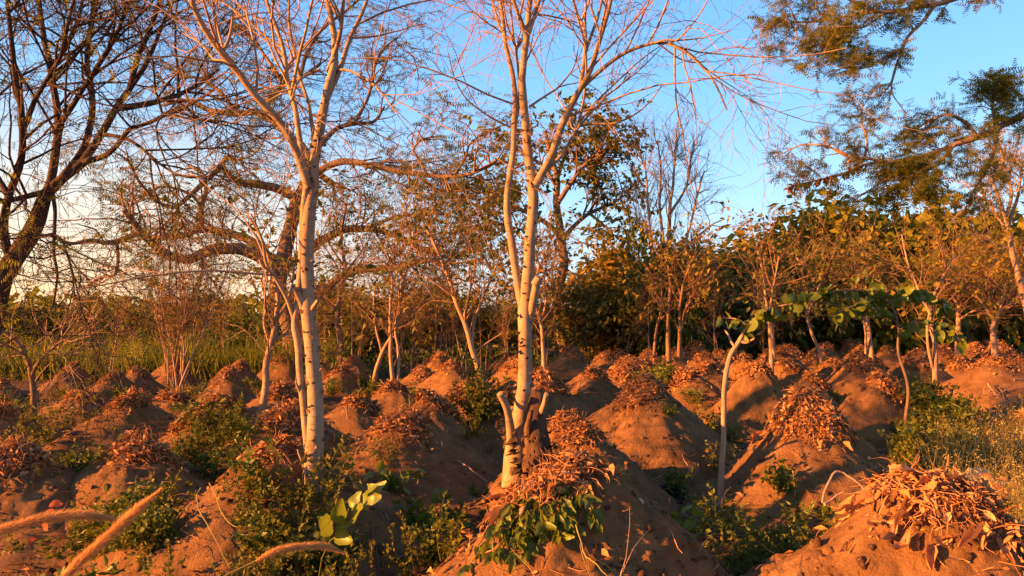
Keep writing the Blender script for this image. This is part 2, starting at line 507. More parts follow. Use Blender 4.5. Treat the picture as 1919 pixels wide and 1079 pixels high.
M(520, 12.4, 0.76, 1.0, 0.36, 'mound right behind the slim bent tree', 'straw cap right behind the slim bent tree', 1)
M(330, 11.5, 0.72, 1.0, 0.36, 'mound in front of the bundle of upright bare stems on the left', 'straw cap in front of the bundle of upright bare stems', 1)
M(1528, 13.0, 0.76, 1.0, 0.26, 'bare grey topped mound behind the broad striped mound', 'sparse straw tuft on the bare grey topped mound', 1)
M(1600, 15.5, 0.85, 1.3, 0.60, 'wide mound below the two pale forked stems on the right', 'wide orange straw cap below the two pale forked stems', 1)
M(1855, 12.5, 0.85, 1.5, 0.50, 'long bank of bright soil near the right edge under cut brush', 'straw and brush cap on the long bright bank near the right edge', 1)
M(1935, 8.8, 0.66, 1.4, 0.25, 'bare bright mound cut by the right edge above the dry flowers', 'sparse straw on the bare bright mound cut by the right edge', 1)
M(1322, 14.5, 0.80, 1.0, 0.36, 'mound seen left of the thin curved sapling at mid height', 'straw cap seen left of the thin curved sapling at mid height', 1)
M(1478, 15.5, 0.78, 0.95, 0.36, 'small mound at the foot of the double orange stems', 'round straw cap at the foot of the double orange stems', 1)

# heights from where each cap's top shows in the photograph
TOPS = [848, 866, 724, 818, 752, 698, 682, 692, 700, 722, 757, 706, 688, 706, 685, 678, 686, 730, 748, 776, 816, 736, 734, 826, 762, 738, 712, 732, 690, 662, 662, 765, 676, 668]
for m, tp in zip(MOUNDS, TOPS):
    m['h'] = 1.6 - (tp - HORIZON) / F * m['y'] - (0.155 if m['y'] > 4 else 0.155)
MX = np.array([m['x'] for m in MOUNDS]); MY = np.array([m['y'] for m in MOUNDS])


def mound_h(m, x, y):
    dx, dy = x - m['x'], y - m['y']
    k = np.clip(1 - np.hypot(dx, dy) / (1.3 * m['R']), 0, 1)          # apex off centre, so no two lean alike
    dx = dx - 0.17 * m['R'] * k * math.cos(2.3 * m['ph']); dy = dy - 0.17 * m['R'] * k * math.sin(2.3 * m['ph'])
    th = np.arctan2(dy, dx)
    u = np.hypot(dx, dy) / (m['R'] * (1 + 0.11 * np.cos(2 * th + m['ph']) + 0.07 * np.cos(3 * th + 2.1 * m['ph'])))
    u = u * (1 + 0.16 * fbm(x * 1.6 + m['ph'], y * 1.6, 3))
    p = (1 - np.sqrt(u * u + 0.02)) / 0.86
    z = m['h'] * 0.06 * np.logaddexp(0, p / 0.06)
    env = np.clip(z / m['h'] * 4, 0, 1)
    lump = 0.038 * fbm(x * 2.6 + m['ph'] * 3, y * 2.6, 4) + 0.034 * np.abs(fbm(x * 7 + 4, y * 7 + m['ph'], 3)) 
    rill = 0.026 * fbm(np.cos(th) * 4 + m['ph'], np.sin(th) * 4 + u * 1.2, 3) * np.clip(u * 2, 0, 1)
    return z + env * (lump + rill), u


def H(x, y):
    x, y = np.asarray(x, float), np.asarray(y, float)
    z = ground_z(x, y)
    best = np.zeros_like(z)
    for m in MOUNDS:
        sel = np.hypot(x - m['x'], y - m['y']) < m['R'] * 1.5
        if np.any(sel):
            h, _ = mound_h(m, np.where(sel, x, m['x'] + 9), np.where(sel, y, m['y']))
            best = np.where(sel, np.maximum(best, h), best)
    return z + best


# ground: one sheet from under the camera to the horizon
ang = np.concatenate([np.linspace(-48, 48, 300), np.linspace(52, 308, 65)])
rad = np.concatenate([np.geomspace(0.35, 40, 170), np.geomspace(44, 4000, 28)])
AA, RR = np.meshgrid(np.radians(ang), rad)
gx, gy = RR * np.sin(AA), RR * np.cos(AA)
gz = ground_z(gx, gy) + np.where(RR < 30, 0.012 * fbm(gx * 14, gy * 14, 3), 0)
na, nr = len(ang), len(rad)
ii = np.arange(nr * na).reshape(nr, na)
Q = np.stack([ii[:-1], np.roll(ii[:-1], -1, 1), np.roll(ii[1:], -1, 1), ii[1:]], -1).reshape(-1, 4)[:, ::-1]
mb = MB(); mb.add(np.stack([gx, gy, gz], -1), quads=Q)
mb.add(np.r_[[[0, 0, 0]], np.stack([gx[0], gy[0], gz[0]], -1)], tris=[(0, 1 + (j + 1) % na, 1 + j) for j in range(na)])
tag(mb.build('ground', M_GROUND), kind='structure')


def mound_mesh(m, nr, na):
    us = np.r_[np.linspace(0.004, 1.0, nr), 1.12, 1.25, 1.4] * m['R']
    th = np.linspace(0, 2 * math.pi, na, endpoint=False)
    UU, TT = np.meshgrid(us, th, indexing='ij')
    x, y = m['x'] + UU * np.cos(TT), m['y'] + UU * np.sin(TT)
    h, _ = mound_h(m, x, y)
    sink = np.interp(UU / m['R'], [0, 1.0, 1.4], [0, 0.0, 0.07])
    z = ground_z(x, y) + h + 0.012 - sink
    if m['d'] >= 2:
        z = z + np.clip(h * 6, 0, 1) * (0.017 * fbm(x * 20, y * 20, 4) + 0.026 * np.clip(fbm(x * 13 + 2, y * 13, 2) - 0.15, 0, 1))
    n = len(us)
    ii = np.arange(n * na).reshape(n, na)
    Q = np.stack([ii[:-1], ii[1:], np.roll(ii[1:], -1, 1), np.roll(ii[:-1], -1, 1)], -1).reshape(-1, 4)
    mb = MB(); mb.add(np.stack([x, y, z], -1), quads=Q)
    mb.add(np.stack([x[0], y[0], z[0]], -1), tris=[(0, j, j + 1) for j in range(1, na - 1)])
    return mb


ICO_V = unit(np.array([[0, 0, 1], [.89, 0, .45], [.28, .85, .45], [-.72, .53, .45], [-.72, -.53, .45], [.28, -.85, .45],
                       [.72, .53, -.45], [-.28, .85, -.45], [-.89, 0, -.45], [-.28, -.85, -.45], [.72, -.53, -.45], [0, 0, -1]], float))
ICO_T = np.array([[0, 1, 2], [0, 2, 3], [0, 3, 4], [0, 4, 5], [0, 5, 1], [1, 6, 2], [2, 7, 3], [3, 8, 4], [4, 9, 5], [5, 10, 1],
                  [6, 7, 2], [7, 8, 3], [8, 9, 4], [9, 10, 5], [10, 6, 1], [11, 7, 6], [11, 8, 7], [11, 9, 8], [11, 10, 9], [11, 6, 10]])


def clods(mb, x, y, size):
    n = len(x)
    z = H(x, y)
    sc = np.asarray(size)[:, None, None] * (1 + R.uniform(-0.35, 0.35, (n, 12, 1))) * R.uniform(0.6, 1.3, (n, 1, 3))
    V = np.stack([x, y, z + 0.2 * np.asarray(size)], -1)[:, None] + ICO_V[None] * sc
    t = (np.arange(n) * 12)[:, None, None] + ICO_T[None]
    mb.add(V.reshape(-1, 3), tris=t.reshape(-1, 3))


def curled_leaf(seed, L=1.0, W=0.42, curl=0.5, bend=0.4):
    """one dry or fresh leaf as its own little mesh, along +X, 32 triangles"""
    rs = np.random.default_rng(seed)
    n = 6
    V, Qd = [], []
    for i in range(n):
        t = i / (n - 1)
        w = W * math.sin(math.pi * (0.04 + 0.92 * t) ** 0.8) * 0.5 + 0.008
        zc = bend * (t - 0.5) ** 2 * 1.2 + 0.04 * rs.normal()
        for s in (-1, -0.5, 0, 0.5, 1):
            V.append([t * L, s * w * max(0.25, 1 - 0.3 * curl * s * s) + 0.02 * rs.normal() * abs(s),
                      zc + curl * w * (s * s) * (1 + 0.4 * rs.normal() * (abs(s) == 1))])
    for i in range(n - 1):
        for j in range(4):
            b = i * 5 + j
            Qd.append([b, b + 5, b + 6, b + 1])
    mb = MB(); mb.add(np.array(V), quads=Qd)
    return mb


DRY_MESHES = [curled_leaf(i, 1, 0.34 + 0.1 * (i % 3), 0.7 + 0.5 * (i % 4), 0.9 - 0.55 * (i % 4)).mesh('leaf', M_DRYLEAF) for i in range(7)]
GREEN_SHAPES = [curled_leaf(50 + i, 1, 0.55, 0.18 + 0.1 * (i % 2), -0.35 + 0.15 * i) for i in range(4)]
OVAL_SHAPES = [curled_leaf(70 + i, 1, 0.85, 0.12 + 0.08 * (i % 2), -0.25 + 0.12 * i) for i in range(4)]
def leaf_meshes(shapes, mat): return [s.mesh('leaf', mat) for s in shapes]
LONG_BRIGHT = leaf_meshes(GREEN_SHAPES, M_BRIGHT)
OVAL_GREEN = leaf_meshes(OVAL_SHAPES, M_GREEN)
OVAL_BRIGHT = leaf_meshes(OVAL_SHAPES, M_BRIGHT)
LONG_GREEN = leaf_meshes(GREEN_SHAPES, M_GREEN)


def leaf_obj(me, pos, D, up, s, parent, w=1.0, name='leaf'):
    """one leaf as an object of its own under its plant"""
    X, Y, Z = frames(np.asarray(D, float)[None], np.asarray(up, float)[None])
    X, Y, Z = X[0], Y[0], Z[0]
    o = bpy.data.objects.new(name, me)
    col.objects.link(o)
    o.parent = parent
    loc = np.asarray(pos) - np.array(parent.location)
    o.matrix_local = Matrix(((X[0] * s, Y[0] * s * w, Z[0] * s, loc[0]), (X[1] * s, Y[1] * s * w, Z[1] * s, loc[1]),
                             (X[2] * s, Y[2] * s * w, Z[2] * s, loc[2]), (0, 0, 0, 1)))
    return o


def straw_cap(m, n_leaf_obj, n_straw, n_leaf, leaf_size, thick, off=(0, 0), trail=0.15):
    rc = m['cap']
    cx, cy = m['x'] + off[0], m['y'] + off[1]
    base = np.array([cx, cy, float(H(cx, cy))])
    root = thing('straw_heap', base, m['cl'], 'straw heap', 'straw heaps capping the soil mounds')
    # matted core that follows the mound top
    nr, na = (10, 36) if m['d'] >= 2 else (6, 20)
    us = np.linspace(0.01, 1.0, nr); th = np.linspace(0, 2 * math.pi, na, endpoint=False)
    UU, TT = np.meshgrid(us, th, indexing='ij')
    edge = 1 + 0.28 * fbm(np.cos(TT) * 1.6 + m['ph'], np.sin(TT) * 1.6 + 3, 3)
    x = cx + UU * rc * 0.95 * edge * np.cos(TT); y = cy + UU * rc * 0.95 * edge * np.sin(TT)
    def top(x, y, uu):
        return H(x, y) + thick * (np.sqrt(np.clip(1.0 - uu ** 2.2, 0, 1)) * 0.75 + 0.35 * fbm(x * 9, y * 9, 3) * (1 - uu ** 3)) - 0.02 * (uu > 0.98)
    z = top(x, y, UU) + 0.01
    ii = np.arange(nr * na).reshape(nr, na)
    Qd = np.stack([ii[:-1], ii[1:], np.roll(ii[1:], -1, 1), np.roll(ii[:-1], -1, 1)], -1).reshape(-1, 4)
    mb = MB(); mb.add(np.stack([x, y, z], -1), quads=Qd)
    mb.add(np.stack([x[0], y[0], z[0]], -1), tris=[(0, j, j + 1) for j in range(1, na - 1)])
    mb.build('matted_core', M_MAT, root)

    def place(n, spread=1.0):
        uu = np.sqrt(R.random(n)) * spread
        far = R.random(n) < (0.08 if m is MOUNDS[0] else trail)
        uu = np.where(far, uu * R.uniform(1.0, 1.9, n), uu)
        t = R.uniform(0, 2 * math.pi, n)
        ex = 1 + 0.28 * fbm(np.cos(t) * 1.6 + m['ph'], np.sin(t) * 1.6 + 3, 3)
        x, y = cx + uu * rc * ex * np.cos(t), cy + uu * rc * ex * np.sin(t)
        z = np.where(uu > 1, H(x, y), top(x, y, np.minimum(uu, 1.0))) + 0.012
        e = 0.06
        hx = (H(x + e, y) - H(x - e, y)) / (2 * e); hy = (H(x, y + e) - H(x, y - e)) / (2 * e)
        nrm = unit(np.stack([-hx, -hy, np.ones(n)], -1))
        return np.stack([x, y, z], -1), nrm, uu, t

    # straws and thin twigs: one mass
    P0, nrm, uu, t = place(n_straw)
    D = R.normal(0, 1, (n_straw, 3))
    D = unit(D - (D * nrm).sum(1)[:, None] * nrm * 0.92)
    L = R.uniform(0.05, 0.19, n_straw) * (leaf_size / 0.08) ** 0.4
    P = shoots(P0 + nrm * R.uniform(-0.01, 0.035, (n_straw, 1)), D - nrm * 0.06, L, 4, 0.30, (0, 0, -0.13))
    mb = MB()
    r = R.uniform(0.0016, 0.0042, n_straw)[:, None] * np.linspace(1, 0.5, 5)[None]
    if m['y'] > 8: r = r * 1.5
    tubes(mb, P, r, 3)
    o = mb.build('straw', M_STRAW, root); o['kind'] = 'stuff'
    # small torn leaves: one mass
    n_leaf = int(n_leaf * 1.5)
    P0, nrm, uu, t = place(n_leaf)
    D = R.normal(0, 1, (n_leaf, 3)); D = unit(D - (D * nrm).sum(1)[:, None] * nrm * 0.6 + np.array([0, 0, -0.15]))
    up = unit(nrm + R.normal(0, 0.65, (n_leaf, 3)))
    mb = MB()
    V = np.array([[0, 0, 0], [.5, 0, -.14], [1, 0, .05], [.3, .5, .12], [.7, .42, .2], [.3, -.5, .1], [.7, -.4, .16]], float)
    T = np.array([[0, 1, 3], [3, 1, 4], [1, 2, 4], [0, 5, 1], [5, 6, 1], [1, 6, 2]])
    leaves(mb, P0 + nrm * R.uniform(0, 0.04, (n_leaf, 1)), D, up, R.uniform(0.45, 1.2, n_leaf) * leaf_size, R.uniform(0.25, 0.6, n_leaf), (V, T))
    o = mb.build('torn_leaves', M_DRYLEAF, root); o['kind'] = 'stuff'
    # whole leaves one by one
    P0, nrm, uu, t = place(n_leaf_obj, 1.1)
    for i in range(n_leaf_obj):
        out = np.array([math.cos(t[i]), math.sin(t[i]), -0.5])
        d = unit(R.normal(0, 0.8, 3) + out * uu[i]); d = d - nrm[i] * (d @ nrm[i]) * 0.7
        leaf_obj(DRY_MESHES[int(R.integers(7))], P0[i] + nrm[i] * R.uniform(0.0, 0.035), d, unit(nrm[i] + R.normal(0, 0.45, 3)),
                 leaf_size * min(2.6, R.lognormal(0.15, 0.42)), root, R.uniform(0.7, 1.2))
    return root


CAPS = {0: (70, 900, 380, 0.046, 0.085, (0.0, 0.08)), 1: (130, 1300, 420, 0.050, 0.10, (0.03, -0.05)),
        2: (50, 1300, 500, 0.055, 0.14, (0, 0)), 3: (40, 800, 380, 0.05, 0.11, (0, 0.0)),
        4: (30, 800, 300, 0.05, 0.09, (0, 0))}
for i, m in enumerate(MOUNDS):
    res = {3: (90, 200), 2: (44, 110), 1: (24, 56)}[m['d']]
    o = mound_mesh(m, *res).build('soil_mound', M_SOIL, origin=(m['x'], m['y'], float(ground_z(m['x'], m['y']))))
    tag(o, m['ml'], 'soil mound', 'yam mounds of loose soil')
    if m['d'] >= 2:
        n = 520 if m['d'] == 3 else 220
        t = R.uniform(0, 2 * math.pi, n); u = np.sqrt(R.uniform(0.05, 1.35, n)) * m['R']
        mb = MB()
        clods(mb, m['x'] + u * np.cos(t), m['y'] + u * np.sin(t), R.gamma(2.0, 0.0042, n) + 0.003)
        c = mb.build('clods', M_SOIL, o, smooth=False, origin=tuple(o.location)); c['kind'] = 'stuff'
    a = CAPS.get(i)
    if a is None:
        a = (0, 800, 380, 0.06, 0.12, (0, 0)) if m['y'] < 9 else (0, 520, 260, 0.075, 0.12, (0, 0))
    cr = straw_cap(m, *a)
    if i == 1:      # the big pale leaves of the nearest right-hand heap
        for j in range(24):
            aa, rr_ = R.uniform(0, 6.28), R.uniform(0.05, 1.15) * m['cap']
            x, y = m['x'] + rr_ * math.cos(aa), m['y'] - 0.05 + rr_ * math.sin(aa)
            leaf_obj(DRY_MESHES[int(R.integers(7))], (x, y, float(H(x, y)) + 0.10 * max(0, 1 - rr_ / m['cap']) + 0.025), (math.cos(aa) + R.normal(0, .6), math.sin(aa) + R.normal(0, .6), -0.7),
                     rnd_up(1, 0.5)[0], R.uniform(0.085, 0.135), cr)

# far rows: a few prototypes, copied
FAR_PROTO = []
for k in range(4):
    m = dict(x=400.0 + 10 * k, y=14.0, h=0.8, R=1.05, cap=0.34, d=1, ph=3.3 * k + 1, cl='x', ml='x')
    MOUNDS.append(m)
    mo = mound_mesh(m, 14, 36).build('soil_mound', M_SOIL, origin=(m['x'], m['y'], float(ground_z(m['x'], m['y']))))
    ca = straw_cap(m, 0, 300, 200, 0.085, 0.12)
    dz = ca.location.z - mo.location.z
    FAR_PROTO.append((mo, ca, dz))
    MOUNDS.pop()
used = set()
k = 0
GM = 'yam mounds of loose soil'; GC = 'straw heaps capping the soil mounds'
for row, Y in enumerate(np.arange(12.4, 31, 1.75)):
    half = Y * 0.76
    for X in np.arange(-half, half, 2.1):
        x = X + R.normal(0, 0.25) + (row % 2) * 1.0; y = Y + R.normal(0, 0.25)
        px = CX + F * x / y
        lim = np.interp(px, [0, 500, 900, 1300, 1919], [17.5, 20, 21, 25, 31])
        if y > lim or (y < 16 and np.min(np.hypot(MX - x, MY - y)) < 1.75) or y < 12.8: continue
        mo, ca, dz = FAR_PROTO[k % 4]
        s = R.uniform(0.85, 1.15) * float(np.interp(px, [0, 500, 900, 1400], [0.58, 0.66, 0.8, 0.95]))
        side = 'left' if px < 640 else ('middle' if px < 1280 else 'right')
        lm = 'small straw topped soil mound in the far rows, %s part' % side
        lc = 'small straw cap in the far rows of mounds, %s part' % side
        z = float(ground_z(x, y)); rz = R.uniform(0, 6.28)
        if k < 4:
            a, b = mo, ca
            a.location = (x, y, z); b.location = (x, y, z + dz * s)
            a.rotation_euler = b.rotation_euler = (0, 0, rz); a.scale = b.scale = (s, s, s)
        else:
            a = copy_tree(mo, (x, y, z), rz, s); b = copy_tree(ca, (x, y, z + dz * s), rz, s)
        tag(a, lm, 'soil mound', GM); tag(b, lc, 'straw heap', GC)
        k += 1

# ------------------------------------------------------------------ trees
NL = 26     # rings of a traced limb


class Tree:
    """a tree traced from the photograph: trunk and limbs are parts of their own, twigs and foliage one part each"""
    def __init__(self, name, label, cat, Y, bark, base, group=None):
        self.Y, self.bark = Y, bark
        b = at(base[0], base[1], Y); gz_ = float(H(b[0], b[1])); self.base = np.array([b[0], b[1], min(b[2], gz_)])
        self.root = thing(name, self.base, label, cat, group)
        self.P, self.W = [], []           # resampled limbs, radii
        self.px = []                      # (px,py,depth) samples to hang new limbs on

    def limb(self, pts, w0, w1, dy=None, name='limb', k=None, mat=None, cut=False, rough=0.11, wig=0.017, keep=True):
        pts = np.asarray(pts, float)
        if not self.px:
            y0 = self.Y
        else:
            A = np.concatenate(self.px)
            j = np.argmin((A[:, 0] - pts[0, 0]) ** 2 + (A[:, 1] - pts[0, 1]) ** 2)
            y0 = A[j, 2]
        run = np.hypot(*(pts[-1] - pts[0])) / F * self.Y
        if dy is None: dy = R.uniform(-0.55, 0.55) * run if self.px else 0
        c = catmull(pts, NL)
        t = np.linspace(0, 1, NL)
        yy = y0 + dy * t ** 1.2
        if not self.px and c[0, 1] < 1200: pass
        P = np.stack([at(a, b, y) for (a, b), y in zip(c, yy)])
        if isinstance(w0, (list, tuple)):      # widths measured at each traced point
            dd = np.r_[0, np.cumsum(np.hypot(*np.diff(pts, axis=0).T))]
            ww = np.interp(t, dd / dd[-1], w0)
        else:
            ww = w0 * (1 - t) + w1 * t
        rr = ww * 0.5 / F * yy
        L = np.linalg.norm(np.diff(P, axis=0), axis=1).sum()
        wob = np.stack([fbm(t * L * 2.2 + R.uniform(0, 99), t * 0 + i, 3) for i in range(3)], -1)
        P = P + wob * (wig * L ** 0.5) * np.sin(np.pi * np.minimum(t * 1.0, 1))[:, None]
        if not self.px:      # root flare, into the ground
            P[0, 2] = min(P[0, 2], float(H(P[0, 0], P[0, 1]))) - 0.06
            rr = rr * (1 + 0.3 * np.exp(-t * 26))
        self.px.append(np.column_stack([c, yy]))
        m = MB()
        kk = k or (14 if name == 'trunk' else (10 if np.max(w0) > 9 else 7))
        tubes(m, P[None], rr[None], kk, caps=True, rough=rough)
        m.build(name, mat or self.bark, self.root)
        if keep:
            self.P.append(P); self.W.append(rr)
        return P

    def grow(self, levels, mat=None, skip=0, upto=None):
        P = np.stack(self.P[skip:upto]); W = np.stack(self.W[skip:upto])
        m = MB()
        self.twigs = []
        for i, lv in enumerate(levels):
            b, D, L, r, pi = spawn(P, W, lv['n'], lv.get('t0', 0.2), lv.get('t1', 1.0), lv.get('ang', (25, 65)), lv['len'], weight=lv.get('w'))
            ns = lv.get('seg', 5)
            nP = shoots(b, D, L, ns, lv.get('wig', 0.16), lv.get('trop', (0, 0, 0.03)))
            r0 = np.minimum(r * 0.7, lv.get('r', 0.02))
            r0 = np.maximum(r0, lv.get('rmin', 0.003))
            nW = r0[:, None] * np.linspace(1, lv.get('taper', 0.35), ns + 1)[None]
            tubes(m, nP, nW, lv.get('k', 4 if i == 0 else 3))
            P, W = nP, nW
            self.twigs.append((nP, nW))
        o = m.build('twigs', mat or self.bark, self.root)
        o['kind'] = 'stuff'
        return P, W

    def foliage(self, n, size, mat, tmpl='leaf', P=None, W=None, ang=(20, 80), width=0.5, droop=-0.3, t0=0.1, name='foliage', flat=1.0, up=1.1):
        if P is None: P, W = self.twigs[-1]
        b, D, L, r, pi = spawn(P, W, n, t0, 1.0, ang, size)
        D = unit(D * [1, 1, flat] + np.array([0, 0, droop]))
        m = MB()
        T = {'leaf': (LEAF_V, LEAF_T), 'frond': FROND, 'frond_s': FROND_S}[tmpl]
        leaves(m, b, D, rnd_up(n, up), L, width if tmpl == 'leaf' else 1.0, T)
        o = m.build(name, mat, self.root, smooth=False)
        o['kind'] = 'stuff'


# --- left white barked tree
t = Tree('pale_bark_tree', 'tall white barked tree with twin fused stems left of the centre', 'tree', 4.75, M_WHITE, (583, 905))
t.limb([(584, 915), (590, 800), (586, 700), (580, 600), (574, 540), (573, 480), (576, 420), (581, 365), (589, 300), (601, 240), (612, 180), (622, 120), (624, 60), (612, 0), (600, -120), (590, -260)], [35, 30, 28, 27, 28, 27, 26, 22, 19, 18, 16, 14, 12, 11, 8, 5], 0, 0.2, 'trunk')
t.limb([(577, 840), (572, 790), (566, 720), (560, 650), (553, 600), (558, 570), (563, 530), (566, 470), (568, 420), (572, 370), (578, 330)], 15, 13, 0.05)
t.limb([(553, 603), (540, 565), (522, 528), (502, 500), (488, 445), (470, 400)], 9, 3, -0.3)
t.limb([(578, 352), (565, 310), (545, 260), (520, 220), (490, 190), (460, 160), (435, 125), (410, 98), (385, 60), (365, 20), (340, -60), (330, -150)], 17, 7, -0.7)
t.limb([(415, 102), (428, 75), (434, 50), (436, 20)], 8, 4)
t.limb([(572, 340), (566, 300), (560, 250), (552, 200), (540, 160), (530, 100), (520, 60), (500, 0), (480, -90)], 12, 5, 0.4)
t.limb([(545, 180), (560, 120), (575, 60), (590, -20)], 7, 4)
t.limb([(590, 290), (584, 235), (572, 180), (560, 140), (545, 60), (540, -30)], 8, 4, 0.5)
t.limb([(611, 190), (628, 150), (643, 110), (655, 70), (680, 20), (700, -60)], 11, 5, 0.3)
t.limb([(615, 135), (632, 80), (640, 30), (650, -60)], 10, 5, -0.3)
t.limb([(622, 130), (660, 135), (690, 155), (720, 185), (745, 215)], 6, 2, -0.4)
t.limb([(600, 130), (560, 150), (545, 190), (525, 210), (505, 215)], 6, 3, -0.4)
t.limb([(572, 598), (566, 570), (558, 552), (552, 540)], 17, 13, -0.06, 'broken_stub', keep=False, mat=M_WHITE)
t.limb([(580, 592), (588, 575), (597, 562)], 10, 7, -0.12, 'broken_stub', keep=False)
t.limb([(566, 745), (560, 730), (554, 715)], 6, 4, -0.05, 'broken_stub', keep=False)
t.grow([dict(n=60, len=(0.5, 1.3), r=0.009, wig=0.13, seg=6, trop=(0, 0, 0.05), t0=0.3),
        dict(n=320, len=(0.3, 0.9), r=0.004, rmin=0.0022, wig=0.2, seg=6, trop=(0, 0, -0.03)),
        dict(n=1000, len=(0.1, 0.4), r=0.0022, rmin=0.0014, wig=0.22, seg=4, trop=(0, 0, -0.08))], M_PALETWIG, skip=2)
# bark scars: curled dark flakes standing off the trunk
TR = t.P[0]; m = MB()
n = 190; ti = R.uniform(0.02, 0.62, n) * (NL - 1); i0 = ti.astype(int); f = (ti - i0)[:, None]
pc = TR[i0] * (1 - f) + TR[i0 + 1] * f; rr = t.W[0][i0] * (1 - f[:, 0]) + t.W[0][i0 + 1] * f[:, 0]
th = R.uniform(0, 6.28, n); od = np.stack([np.cos(th), np.sin(th), 0 * th], -1)
leaves(m, pc + od * rr[:, None] * 0.95, unit(od * 0.5 + R.normal(0, 0.3, (n, 3)) + np.array([0, 0, 0.3])), od, R.uniform(0.015, 0.045, n), R.uniform(0.4, 1.0, n))
o = m.build('bark_flakes', M_BROWNBARK, t.root); o['kind'] = 'stuff'

# --- centre white barked tree
t = Tree('pale_bark_tree', 'tall white barked tree with cut stubs rising beside the rotten stump at the centre', 'tree', 5.9, M_WHITE, (968, 850))
t.limb([(965, 900), (970, 830), (976, 780), (984, 735), (987, 690), (987, 640), (985, 600), (984, 575), (988, 530), (990, 480), (994, 440), (1000, 380), (1000, 350), (995, 310), (986, 270), (983, 220), (981, 160), (984, 110), (990, 70), (994, 20), (1000, -60), (1005, -200)], [46, 40, 33, 28, 25, 24, 27, 29, 22, 21, 20, 20, 19, 18, 17, 15, 14, 13, 12, 10, 8, 5], 0, 0.1, 'trunk')
t.limb([(983, 585), (975, 558), (969, 520), (962, 460), (953, 420), (950, 380), (955, 320), (962, 260), (965, 200), (958, 140), (946, 70), (938, 0), (930, -100)], 17, 5, 0.25)
t.limb([(962, 250), (975, 180), (972, 120), (962, 60), (955, 0)], 7, 4, 0.2)
t.limb([(1001, 352), (1015, 328), (1035, 290), (1050, 250), (1065, 210), (1085, 170), (1100, 140), (1120, 80), (1135, 40), (1148, -10), (1160, -90)], 16, 5, -0.4)
t.limb([(1083, 172), (1120, 135), (1160, 102), (1200, 85), (1245, 77), (1280, 93), (1310, 120), (1340, 158), (1362, 205)], 9, 3, -0.5)
t.limb([(1088, 165), (1094, 110), (1095, 60), (1078, 20), (1068, -40)], 9, 4, 0.3)
t.limb([(1096, 100), (1112, 55), (1126, 5), (1135, -50)], 7, 4, 0.4)
t.limb([(1020, 320), (1045, 300), (1062, 275), (1078, 240), (1092, 190), (1098, 150)], 8, 4, 0.5)
t.limb([(989, 75), (976, 40), (962, 5), (950, -60)], 10, 5, -0.2)
t.limb([(988, 70), (1000, 35), (1012, 0), (1020, -60)], 9, 5, 0.2)
t.limb([(1078, 238), (1110, 232), (1150, 231), (1190, 214), (1222, 186), (1240, 160)], 5, 2, -0.4)
t.limb([(992, 200), (1020, 180), (1050, 160), (1075, 130), (1085, 80)], 5, 2, 0.4)
t.limb([(962, 240), (935, 228), (905, 210), (875, 185), (852, 145), (840, 100)], 4, 1.6, -0.5)
t.limb([(1245, 78), (1268, 88), (1290, 100), (1330, 135), (1385, 170)], 4, 1.5, 0.3)
t.limb([(991, 608), (998, 575), (1003, 545), (1006, 527)], 15, 15, -0.15, 'cut_stub', keep=False)
t.limb([(1003, 533), (1007, 526), (1010, 520)], 19, 15, -0.02, 'stub_end', mat=M_TANBARK, keep=False, rough=0.2)
t.limb([(963, 872), (960, 820), (955, 785), (946, 755), (937, 737)], 20, 13, -0.25, 'cut_stub', keep=False)
t.limb([(952, 775), (948, 750), (952, 735)], 8, 5, 0.2, 'broken_stub', mat=M_DEADWOOD, keep=False)
t.grow([dict(n=70, len=(0.6, 1.7), r=0.010, wig=0.12, seg=6, trop=(0, 0, 0.04), t0=0.3),
        dict(n=460, len=(0.3, 0.85), r=0.0045, rmin=0.0026, wig=0.2, seg=6, trop=(0, 0, -0.05)),
        dict(n=1500, len=(0.12, 0.42), r=0.0024, rmin=0.0016, wig=0.22, seg=4, trop=(0, 0, -0.12))], M_PALETWIG, skip=1)
TR = t.P[0]; m = MB()
n = 170; ti = R.uniform(0.1, 0.6, n) * (NL - 1); i0 = ti.astype(int); f = (ti - i0)[:, None]
pc = TR[i0] * (1 - f) + TR[i0 + 1] * f; rr = t.W[0][i0] * (1 - f[:, 0]) + t.W[0][i0 + 1] * f[:, 0]
th = R.uniform(0, 6.28, n); od = np.stack([np.cos(th), np.sin(th), 0 * th], -1)
leaves(m, pc + od * rr[:, None] * 0.95, unit(od * 0.5 + R.normal(0, 0.3, (n, 3)) + np.array([0, 0, 0.3])), od, R.uniform(0.02, 0.06, n), R.uniform(0.4, 1.0, n))
o = m.build('bark_flakes', M_BROWNBARK, t.root); o['kind'] = 'stuff'

# --- rotten stump beside it
t = Tree('rotten_stump', 'dark rotten stump leaning against the foot of the centre white tree', 'tree stump', 5.75, M_DEADWOOD, (1003, 850))
t.limb([(1006, 900), (1005, 830), (1004, 790), (1006, 760), (1012, 735)], 66, 30, 0.05, 'trunk', rough=0.45, k=18)
t.limb([(1006, 790), (1018, 760), (1024, 738)], 13, 9, -0.2, 'stub', mat=M_TANBARK)
t.limb([(990, 850), (992, 800), (996, 770)], 22, 8, -0.15, 'splinter', rough=0.4)
n = 160; m = MB(); th = R.uniform(0, 6.28, n); zz = R.uniform(0.1, 0.75, n)
pc = np.stack([t.base[0] + 0.15 * np.cos(th), t.base[1] + 0.15 * np.sin(th), t.base[2] + zz], -1)
leaves(m, pc, unit(np.stack([np.cos(th), np.sin(th), R.normal(-0.3, 0.6, n)], -1)), rnd_up(n), R.uniform(0.03, 0.10, n), R.uniform(0.4, 1, n))
o = m.build('bark_flakes', M_DEADWOOD, t.root); o['kind'] = 'stuff'

